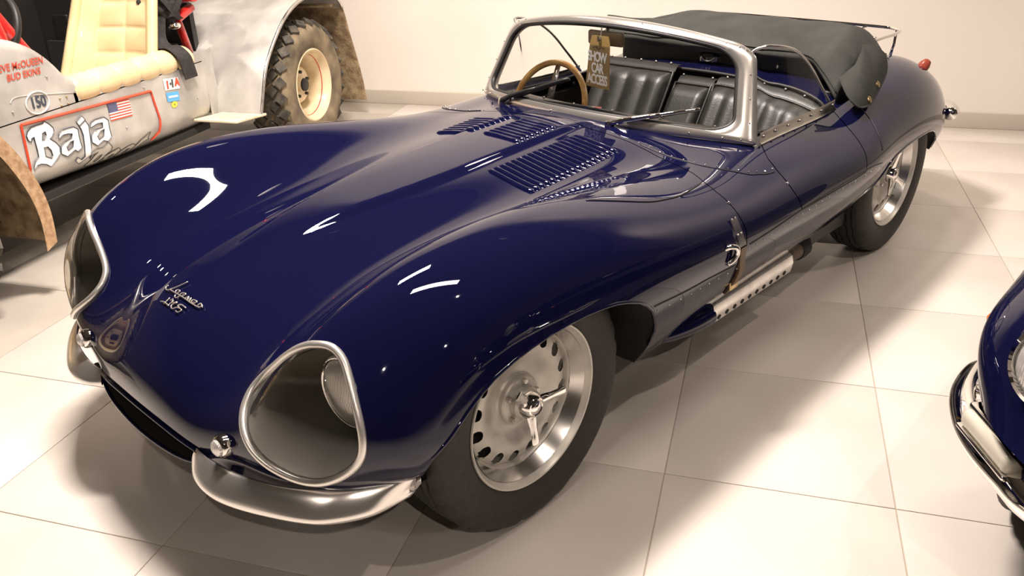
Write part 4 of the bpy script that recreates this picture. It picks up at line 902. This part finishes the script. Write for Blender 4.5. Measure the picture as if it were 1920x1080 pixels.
# ------------------------------------------------------------ bare metal off-road racer on the left
BX,BY=-3.5,1.9
bt_=thing('off_road_buggy','bare aluminium off-road racer with white gothic lettering, cream padding and red tubes','car',(BX,BY,0))
class WB(MB):
    def build(s,name,m,parent=None,smooth='auto'):
        if parent is bt_ or parent is None: return MB.build(s,name,m,bt_,smooth,(-BX,-BY,0))
        return MB.build(s,name,m,parent,smooth)
def pX(z,y=1.5):
    return -2.80-(.11*max(0,(.44-z)/.16)**2.0)
zs=np.r_[np.linspace(.66,.44,6),np.linspace(.43,.28,10)]
ysB=np.linspace(.30,2.10,37)
def zbot(y): return .345-.055*min(1,max(0,(y-.8)/1.0))
G=[]
for y in ysB:
    row=[]
    for k,z in enumerate(zs):
        zz2=z if z>.44 else .44-(.44-z)/.16*(.44-zbot(y))
        row.append((-2.80-.11*max(0,(.44-zz2)/(.44-zbot(y)))**2.2,y,zz2))
    row.append((-3.2,y,zbot(y)-.01)); G.append(row)
side=WB().grid(G).build('side_panel',M['baremetal'],bt_,smooth=True)
# front cowl (raised part with the drivers' names)
ct=cat([(.30,1.06),(.60,1.03),(.84,.984),(.938,.952),(1.022,.904),(1.078,.849),(1.122,.794),(1.165,.762)],4)
G=[[(-3.25,y,z+.03) for y,z in ct],[(-2.90,y,z+.012) for y,z in ct],[(-2.83,y,z+.004) for y,z in ct],[(-2.805,y,z-.012) for y,z in ct],[(-2.80,y,z-.04) for y,z in ct],[(-2.80,y,min(z-.05,.655)) for y,z in ct]]
WB().grid(G).build('front_cowl',M['baremetal'],bt_,smooth=True)
G=[]
for y in np.linspace(2.102,2.27,8):
    G.append([(-2.80-.02*max(0,(y-2.1)/.06),y,z) for z in (.70,.64,.5,.40,.34)])
WB().grid(G).build('rear_corner_panel',M['baremetal'],bt_,smooth=True)
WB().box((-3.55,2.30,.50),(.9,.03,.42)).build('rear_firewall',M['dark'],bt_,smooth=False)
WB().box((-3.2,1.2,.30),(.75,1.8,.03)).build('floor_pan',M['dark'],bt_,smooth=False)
WB().box((-2.815,1.62,.68),(.03,.95,.05)).build('door_sill',M['baremetal'],bt_,smooth=False)
# flap panel with the race number
lipp=cat([(.80,.735),(.86,.752),(1.16,.700)],6)
WB().tube([(-2.799,y,z) for y,z in lipp],.0025,6).build('panel_crease',M['baremetal'],bt_,smooth=True)
# padded roll
def roll(y0,y1,n=6):
    G=[];N=n*14+1
    for i in range(N):
        t=i/(N-1); y=y0+(y1-y0)*t; s_=abs(math.sin(PI*n*t)); p=.004+.016*s_**.22; e=1
        if min(t,1-t)<.01: p=0
        G.append([(-2.86+(.058+p)*math.cos(a)*(1 if math.cos(a)>0 else .6),y-.004*math.sin(a),.700-.010*t+(.052+p*.8)*math.sin(a)) for a in np.linspace(PI*.95,-PI*.62,22)])
    return G
G=roll(1.165,2.03); r_=WB().grid(G); r_.build('padded_roll',M['creamvinyl'],bt_,smooth=True)
WB().tube([g[-1] for g in G],.006,6).build('padding_piping',M['creamvinyl'],bt_,smooth=True)
WB().tube(G[0],.006,6).build('padding_piping',M['creamvinyl'],bt_,smooth=True)
# seats
def bucket(xc,y0,label=None):
    st=part('bucket_seat',bt_,(xc-BX,y0-BY,0))
    n1,n2=73,57; G=[]
    for i in range(n1):
        t=i/(n1-1); row=[]
        for j in range(n2):
            u=2*j/(n2-1)-1; w_=.285-.065*t; z=.50+.62*t; y=.05+.24*t
            yb=-.13*abs(u)**3.0*(1-.35*t)      # bolsters come forward
            x=w_*u; qx=abs(math.sin(PI*(u+.62)/.62)); qz=abs(math.sin(PI*5.0*(t+.03)))
            puff=.024*min(1,(qx+.02)**.3)*min(1,(qz+.02)**.3) if abs(u)<.62 else .030*min(1,((abs(u)-.62)/.06+.02)**.5)
            row.append((x,y+yb-puff,z))
        G.append(row)
    G=np.array(G); MB().grid(G).build('seat_back',M['creamvinyl'],st,smooth=True)
    B2=G.copy(); B2[...,1]+=.05; MB().grid(B2).build('seat_shell',M['creamvinyl'],st,smooth=True)
    for j in (0,-1): MB().tube(G[:,j]+[0,.02,0],.028,8).build('seat_edge',M['creamvinyl'],st,smooth=True)
    MB().tube(G[-1]+[0,.02,0],.028,8).build('seat_edge',M['creamvinyl'],st,smooth=True)
    C_=[]
    for i in range(13):
        t=i/12; C_.append([((.26)*u,.10-.50*t,.50+.045*(1-u**4)*math.sqrt(max(0,1-t**6))-.02*math.sin(PI*t)) for u in np.linspace(-1,1,17)])
    MB().grid(C_).build('seat_cushion',M['creamvinyl'],st,smooth=True)
    return st
bucket(-3.14,1.79); 
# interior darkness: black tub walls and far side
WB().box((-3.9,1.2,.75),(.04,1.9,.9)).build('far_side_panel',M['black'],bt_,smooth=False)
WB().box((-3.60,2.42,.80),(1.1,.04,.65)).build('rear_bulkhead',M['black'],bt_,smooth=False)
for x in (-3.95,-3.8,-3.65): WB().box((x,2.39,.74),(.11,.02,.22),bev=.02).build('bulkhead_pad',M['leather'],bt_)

# red frame tubes
for P_ in ([(-2.93,.93,1.12),(-2.96,1.12,.865),(-2.97,1.16,.80)],[(-2.90,.90,1.15),(-2.90,.94,.98),(-2.90,.95,.85)],[(-3.02,2.20,.98),(-3.02,2.26,.80),(-3.02,2.31,.62)],[(-3.9,2.2,1.0),(-3.4,2.22,.98),(-3.02,2.20,.98)],[(-3.02,2.20,.98),(-3.02,2.0,1.45)]):
    WB().tube(P_,.024,12).build('frame_tube',M['red'],bt_,smooth=True)
# steering wheel
t=np.linspace(0,2*PI,48,endpoint=False); cw=np.array([-3.10,1.06,.98])
e1=np.array([1,0,0]);e2_=np.array([0,.45,.893]); wr=WB().tube([cw+.17*(e1*math.cos(a)+e2_*math.sin(a)) for a in t],.017,10,closed=True); wr.build('steering_wheel_rim',M['black'],bt_,smooth=True)
for a in (0,2.1,4.2): WB().tube([cw,cw+.16*(e1*math.cos(a)+e2_*math.sin(a))],.008,6).build('steering_spoke',M['steel'],bt_,smooth=True)
WB().lathe([(.05,0),(.05,.03),(.001,.035)],cw-[0,.02,0],'y',20).build('steering_hub',M['steel'],bt_)
WB().sphere((-2.98,1.0,.90),.03,14,10).build('chrome_knob',M['chrome'],bt_)
# red and grey throttle housing behind the seat
WB().lathe([(.050,.0),(.058,.02),(.058,.10),(.045,.10),(.040,.06),(.001,.06)],(-3.02,2.30,1.00),'x',28).build('filler_housing',M['red'],bt_)
WB().lathe([(.060,.0),(.070,.03),(.070,.14),(.060,.15)],(-3.10,2.33,1.00),'x',28).build('filler_guard',M['baremetal'],bt_)
WB().box((-2.98,2.26,.885),(.05,.16,.035),R=Matrix.Rotation(.3,3,'X'),bev=.008).build('red_bracket',M['red'],bt_)
WB().sphere((-2.95,2.12,.84),.036,14,8,(1,1,.6)).build('belt_buckle',M['chrome'],bt_)
# belts
def strapb(P,wd,name,dirv=(0,1,0)):
    P=cat(P,6); dv_=np.array(dirv,float); G=[P-dv_*wd/2,P+dv_*wd/2]; W_=WB(); W_.grid([P-dv_*wd/2+[.003,0,0],P+dv_*wd/2+[.003,0,0],P+dv_*wd/2-[.003,0,0],P-dv_*wd/2-[.003,0,0]],cu=True); W_.build(name,M['belt'],bt_)
strapb([(-2.98,2.05,.90),(-2.95,1.98,.80),(-2.89,1.93,.765),(-2.82,1.91,.765),(-2.772,1.915,.72),(-2.768,1.93,.66),(-2.77,1.945,.60)],.105,'harness_strap')
n1,n2=26,34; Gc=[]
for i in range(n1+1):
    ph=PI*i/n1; row=[]
    for j in range(n2):
        a=2*PI*j/n2; f=1+.16*math.sin(5*a+3*ph)+.11*math.sin(9*a-7*ph+1)+.09*math.sin(13*ph+2*a)
        row.append((-3.04+.085*f*math.sin(ph)*math.cos(a),2.14+.12*f*math.sin(ph)*math.sin(a),.945+.115*f*math.cos(ph)))
    Gc.append(row)
WB().grid(Gc,cv=True).build('harness_bundle',M['belt'],bt_,smooth=True)
strapb([(-2.99,2.02,1.05),(-2.94,2.06,.98),(-2.94,2.13,.90),(-2.96,2.20,.86)],.05,'harness_strap')
strapb([(-2.99,2.22,1.06),(-2.93,2.18,.97),(-2.94,2.10,.89)],.045,'harness_strap')
# rear fender : rolled sheet round the wheel, outer edge X=-2.55
fe=cat([(2.20,.34),(2.25,.45),(2.30,.55),(2.37,.64),(2.49,.745),(2.62,.83),(2.78,.885),(2.98,.905),(3.18,.875),(3.31,.80),(3.385,.61),(3.46,.42),(3.51,.26),(3.535,.116)],5)
G=[[(x,y+dy,z+dz) for y,z in fe] for x,dy,dz in ((-3.30,.02,.0),(-3.02,.02,.0),(-2.96,.02,.0),(-2.85,.01,0),(-2.7,.0,0),(-2.57,0,0),(-2.552,.004,-.004),(-2.55,.010,-.012))]
G=np.array(G); front=G[:,:47]; back=G[:,45:]
WB().grid(front).build('rear_fender',M['baremetal'],bt_,smooth=True)
WB().grid(back).build('rear_mud_flap',M['mud'],bt_,smooth=True)
WB().tube([(-2.552,y,z) for y,z in fe[:47]],.009,8).build('fender_edge',M['alu'],bt_,smooth=True)
inn_=[]
WB().grid([G[0][:, :],np.c_[G[0][:,0],G[0][:,1]*.5+2.8*.5,G[0][:,2]*.5+.3*.5]]).build('fender_inner_wall',M['dark'],bt_,smooth=True)
br=WB().tube([(-3.0,3.20,.80),(-2.58,3.24,.80)],.012,6); br.build('fender_brace',M['mud'],bt_)
bd=WB(); bd.box((-2.68,2.10,.352),(.27,.30,.014),R=Matrix.Rotation(-.10,3,'X'),bev=.004); bd.build('step_board',M['creammetal'],bt_)
# wheels
def mudtyre(pos,R=.385,hw=.135,rim=.205):
    W_=part('wheel',bt_,(pos[0]-BX,pos[1]-BY,pos[2]))
    prof=[(rim+.005,hw*.80),(rim+.02,hw*.93),(rim+.06,hw*1.02),(R-.07,hw*1.04),(R-.035,hw*.98),(R-.018,hw*.86),(R-.014,hw*.6),(R-.014,0)]
    prof=prof+[(r,-y) for r,y in prof[::-1][1:]]
    b=MB().lathe([(r,y) for r,y in prof],axis='x',n=72); b.v=[(x,y,max(z,-pos[2]+.001)) for x,y,z in b.v]; b.build('tyre',M['dustytyre'],W_,smooth='auto')
    nt_=26; bk=MB()
    base=None
    for k in range(nt_):
        for row,(xo,da) in enumerate(((hw*.80,0),(hw*.42,.5),(0,0),(-hw*.42,.5),(-hw*.8,0))):
            a=2*PI*(k+da)/nt_; rr_=R-.006
            y_,z_=rr_*math.cos(a),rr_*math.sin(a)
            if z_-.02<-pos[2]: continue
            er=np.array([0,math.cos(a),math.sin(a)]);et=np.array([0,-math.sin(a),math.cos(a)]);ex_=np.array([1.,0,0])
            if abs(xo)>hw*.7: er=er*.86+ex_*.5*np.sign(xo); er/=np.linalg.norm(er)
            c_=np.array([xo,y_,z_]); hx,ht,hr=hw*.26,.037,.008
            d_=[c_+ex_*hx*sx+er*s3 for sx,s3 in ((1,0),(-1,0))]; q=[c_+ex_*hx,c_+et*ht,c_-ex_*hx,c_-et*ht]
            if abs(xo)>hw*.7: ax_=np.cross(er,et); q=[c_+ax_*hx*1.1,c_+et*ht,c_-ax_*hx*1.1,c_-et*ht]
            bk.prism(np.array(q)-er*hr,er*2*hr)
    tag(bk.build('tread_blocks',M['rubberblk'],W_,smooth=False),kind='stuff')
    MB().lathe([(rim+.004,hw*.80),(rim+.016,hw*.86),(rim+.018,hw*.92),(rim+.010,hw*.94),(rim,hw*.86),(rim-.012,hw*.70),(rim-.02,hw*.45),(rim-.03,hw*.30),(rim-.035,-hw*.2),(rim-.04,-hw*.5),(.001,-hw*.5)],axis='x',n=64).build('rim',M['creampaint'],W_,smooth='auto')
    MB().lathe([(.115,-hw*.48),(.118,hw*.05),(.108,hw*.16),(.085,hw*.20),(.060,hw*.20),(.052,hw*.16),(.045,hw*.16),(.043,hw*.34),(.035,hw*.38),(.001,hw*.38)],axis='x',n=48).build('wheel_centre',M['creampaint'],W_,smooth='auto')
    MB().lathe([(.040,hw*.36),(.040,hw*.46),(.028,hw*.5),(.001,hw*.5)],axis='x',n=20).build('hub_cap',M['black'],W_)
    MB().tube([(hw*.55,(rim-.017)*math.cos(a),(rim-.017)*math.sin(a)) for a in np.linspace(-2.2,1.2,30)],.003,5).build('red_pinstripe',M['red'],W_,smooth=True)
    for k in range(5):
        a=2*PI*k/5+.3; MB().lathe([(.010,hw*.18),(.010,hw*.32),(.001,hw*.32)],(0,.078*math.cos(a),.078*math.sin(a)),'x',8).build('wheel_nut',M['black'],W_)
    return W_
w1=mudtyre((-2.665,2.82,.378)); w2=dup(w1,bt_,(-2.72-BX,.02-BY,.378)); w3=dup(w1,bt_,(-4.2-BX,2.82-BY,.378),(0,0,PI)); w4=dup(w1,bt_,(-4.2-BX,.02-BY,.378),(0,0,PI))
MB().tube([(-.7,2.82-BY,.378),(.8,2.82-BY,.378)],.04,8).build('axle',M['dark'],bt_,smooth=True)
# front fender tail
ff=cat([(-.42,.55),(-.35,.72),(-.18,.88),(.0,.92),(.2,.90),(.40,.80),(.50,.68),(.56,.57),(.60,.46),(.615,.35),(.605,.225)],5)
G=[[(x,y,z) for y,z in ff] for x in (-2.98,-2.8,-2.62,-2.56,-2.55)]
WB().grid(G).build('front_fender',M['mud'],bt_,smooth=True)
ffi=[(y-.058*min(1,max(.2,(y+.4)*1.5)),z-.02) for y,z in ff]
WB().grid([[(-2.55,y,z) for y,z in ff],[(-2.552,y,z) for y,z in ffi]]).build('fender_flange',M['sand'],bt_,smooth=True)
WB().box((-2.99,.2,.55),(.02,.9,.5)).build('front_inner_wall',M['mud'],bt_,smooth=False)
# graphics on the side panel
def decal(loops,m,name,off=.003,X=None):
    cu=bpy.data.curves.new('shape','CURVE'); cu.dimensions='2D'; cu.fill_mode='BOTH'
    for L_ in loops:
        sp=cu.splines.new('POLY'); sp.points.add(len(L_)-1); sp.use_cyclic_u=True
        for p_,(y,z) in zip(sp.points,L_): p_.co=(y,z,0,1)
    o=bpy.data.objects.new('shape',cu); col.objects.link(o); dg=bpy.context.evaluated_depsgraph_get(); dg.update(); me=bpy.data.meshes.new_from_object(o.evaluated_get(dg)); bpy.data.objects.remove(o)
    bm=bmesh.new(); bm.from_mesh(me)
    for v in bm.verts: y,z=v.co.x,v.co.y; v.co=Vector((surfX(y,z)+off-BX,y-BY,z))
    bm.normal_update()
    if sum(f.normal.x for f in bm.faces)<0: bmesh.ops.reverse_faces(bm,faces=bm.faces[:])
    bm.to_mesh(me); bm.free(); me.materials.append(m); return link(name,me,side_)
def surfX(y,z):
    if z>.44: return -2.80
    return -2.80-.11*min(1,max(0,(.44-z)/(.44-zbot(y))))**2.2
side_=part('painted_graphics',bt_)
def outline(L_,r,m,name,off=.004,closed=True):
    P=[(surfX(y,z)+off-BX,y-BY,z) for y,z in L_]; MB().tube(P,r,4,closed=closed).build(name,m,side_,smooth=False)
def sub(L_): 
    out=[]
    for i in range(len(L_)):
        p,q=np.array(L_[i]),np.array(L_[(i+1)%len(L_)]); out+=[tuple(p+(q-p)*t) for t in (0,.25,.5,.75)]
    return out
for ks in (('B','B1','B2'),('a','a1'),('j1',),('j',),('c','c1')):
    decal([sub(TR[k]) for k in ks],M['whitepaint'],'lettering')
    for k in ks: outline(TR[k],.0023,M['slate'],'letter_outline')
for ks in (('b','b1'),('o','o1'),('p','p1'),('t',)): decal([sub(TR[k]) for k in ks],M['greypaint'],'lettering',.0022)
for k in ('b','b1','o','o1','p','p1','t'): outline(sub(TR[k]),.0019,M['slate2'],'letter_outline',.0035)
box_=[(.82,.641),(1.64,.597),(1.665,.45),(1.655,.385),(1.60,.34)]
outline(sub(box_)[:-4],.0065,M['redpaint'],'red_border',closed=False); outline(sub([(.82,.641),(.80,.40)])[:5],.0065,M['redpaint'],'red_border',closed=False)
def lettering(txt,size,y,z,m,name,rot=0,sx=1,bold=0,shear=0,off=.003):
    me=textmesh(txt,size,0,bold=bold,shear=shear)
    for v in me.vertices:
        tx,ty,_=v.co; tx*=sx; a=y+tx*math.cos(rot)-ty*math.sin(rot); b_=z+tx*math.sin(rot)+ty*math.cos(rot); v.co=Vector((surfX(a,b_)+off-BX,a-BY,b_))
    me.materials.append(m); return link(name,me,side_)
lettering('150',.068,.940,.708,M['slate'],'number',-.03,.85,.002)
el=[(.935+.062*math.cos(t_),.708+.046*math.sin(t_)) for t_ in np.linspace(0,2*PI,36,endpoint=False)]
outline(el,.003,M['whitepaint'],'number_ring')
lettering('STEVE McQUEEN',.040,.885,.873,M['redpaint'],'lettering',-.02,.92,.0007,.15); lettering('BUD EKINS',.038,.905,.832,M['redpaint'],'lettering',-.02,.95,.0007,.15)
for y in (1.06,1.10):
    for z in (.695,.665): WB().sphere((-2.797,y,z),.005,8,5).build('rivet',M['brass'],bt_,smooth=True)
for y,z in ((.80,.70),(1.02,.80),(1.60,.625),(1.22,.51),(2.0,.60),(2.0,.48),(1.42,.47)): WB().sphere((-2.797,y,z),.005,8,5).build('rivet',M['steel'],bt_,smooth=True)
# flag
F0=(1.328,.608);FW,FH=.150,.083
for k in range(13):
    z1=F0[1]-FH*k/13; z0=z1-FH/13; y0=F0[0]+(.0 if k>=7 else .062); sk_=-.07
    q=[(y0,z1+(y0-F0[0])*sk_),(F0[0]+FW,z1+FW*sk_),(F0[0]+FW,z0+FW*sk_),(y0,z0+(y0-F0[0])*sk_)]
    decal([q],M['redpaint'] if k%2==0 else M['whitepaint'],'flag_stripe')
q=[(F0[0],F0[1]),(F0[0]+.062,F0[1]-.0043),(F0[0]+.062,F0[1]-.0043-FH*7/13),(F0[0],F0[1]-FH*7/13)]; decal([q],M['flagblue'],'flag_canton')
sb=MB()
for i in range(9):
    for j in range(5 if i%2==0 else 6):
        y=F0[0]+.006+.0062*i; z=F0[1]-.007-.0075*j+(.0035 if i%2 else 0)-(y-F0[0])*.07; r=.0016
        sb.add([(-2.80+.0045-BX,y+r*math.sin(a),z+r*math.cos(a)) if False else (-2.7955-BX,y-BY+r*(1 if n_%2==0 else .4)*math.sin(a),z+r*(1 if n_%2==0 else .4)*math.cos(a)) for n_,a in enumerate(np.linspace(0,2*PI,10,endpoint=False))],[tuple(range(10))])
tag(sb.build('flag_stars',M['whitepaint'],side_,smooth=False),kind='stuff')
# stickers
def quad(y0,y1,z0,z1,sk=-.12): return [(y0,z1),(y1,z1+(y1-y0)*sk),(y1,z0+(y1-y0)*sk),(y0,z0)]
decal([quad(1.750,1.868,.575,.634)],M['whitepaint'],'sticker')
for y,t_,c_ in ((1.775,'I','redpaint'),(1.800,'·','slate'),(1.815,'I','slate'),(1.852,'A','redpaint')): lettering(t_,.050,y,.597,M[c_],'sticker_lettering',-.1,1,.004,0,.0045)
decal([quad(1.752,1.850,.515,.562)],M['skyblue'],'sticker'); lettering('~~~~',.03,1.80,.535,M['whitepaint'],'sticker_lettering',-.1,.8,.001,0,.0045) if False else decal([quad(1.765,1.838,.532,.543)],M['whitepaint'],'sticker_lettering',.0045)
decal([[(1.800+.024*math.cos(a),.492+.016*math.sin(a)) for a in np.linspace(0,2*PI,20,endpoint=False)]],M['yellow'],'sticker')
decal([[(1.800+.007*math.cos(a)*(1 if k%2 else .35),.492+.007*math.sin(a)*(1 if k%2 else .35)) for k,a in enumerate(np.linspace(0,2*PI,8,endpoint=False))]],M['slate'],'sticker_mark',.0045)
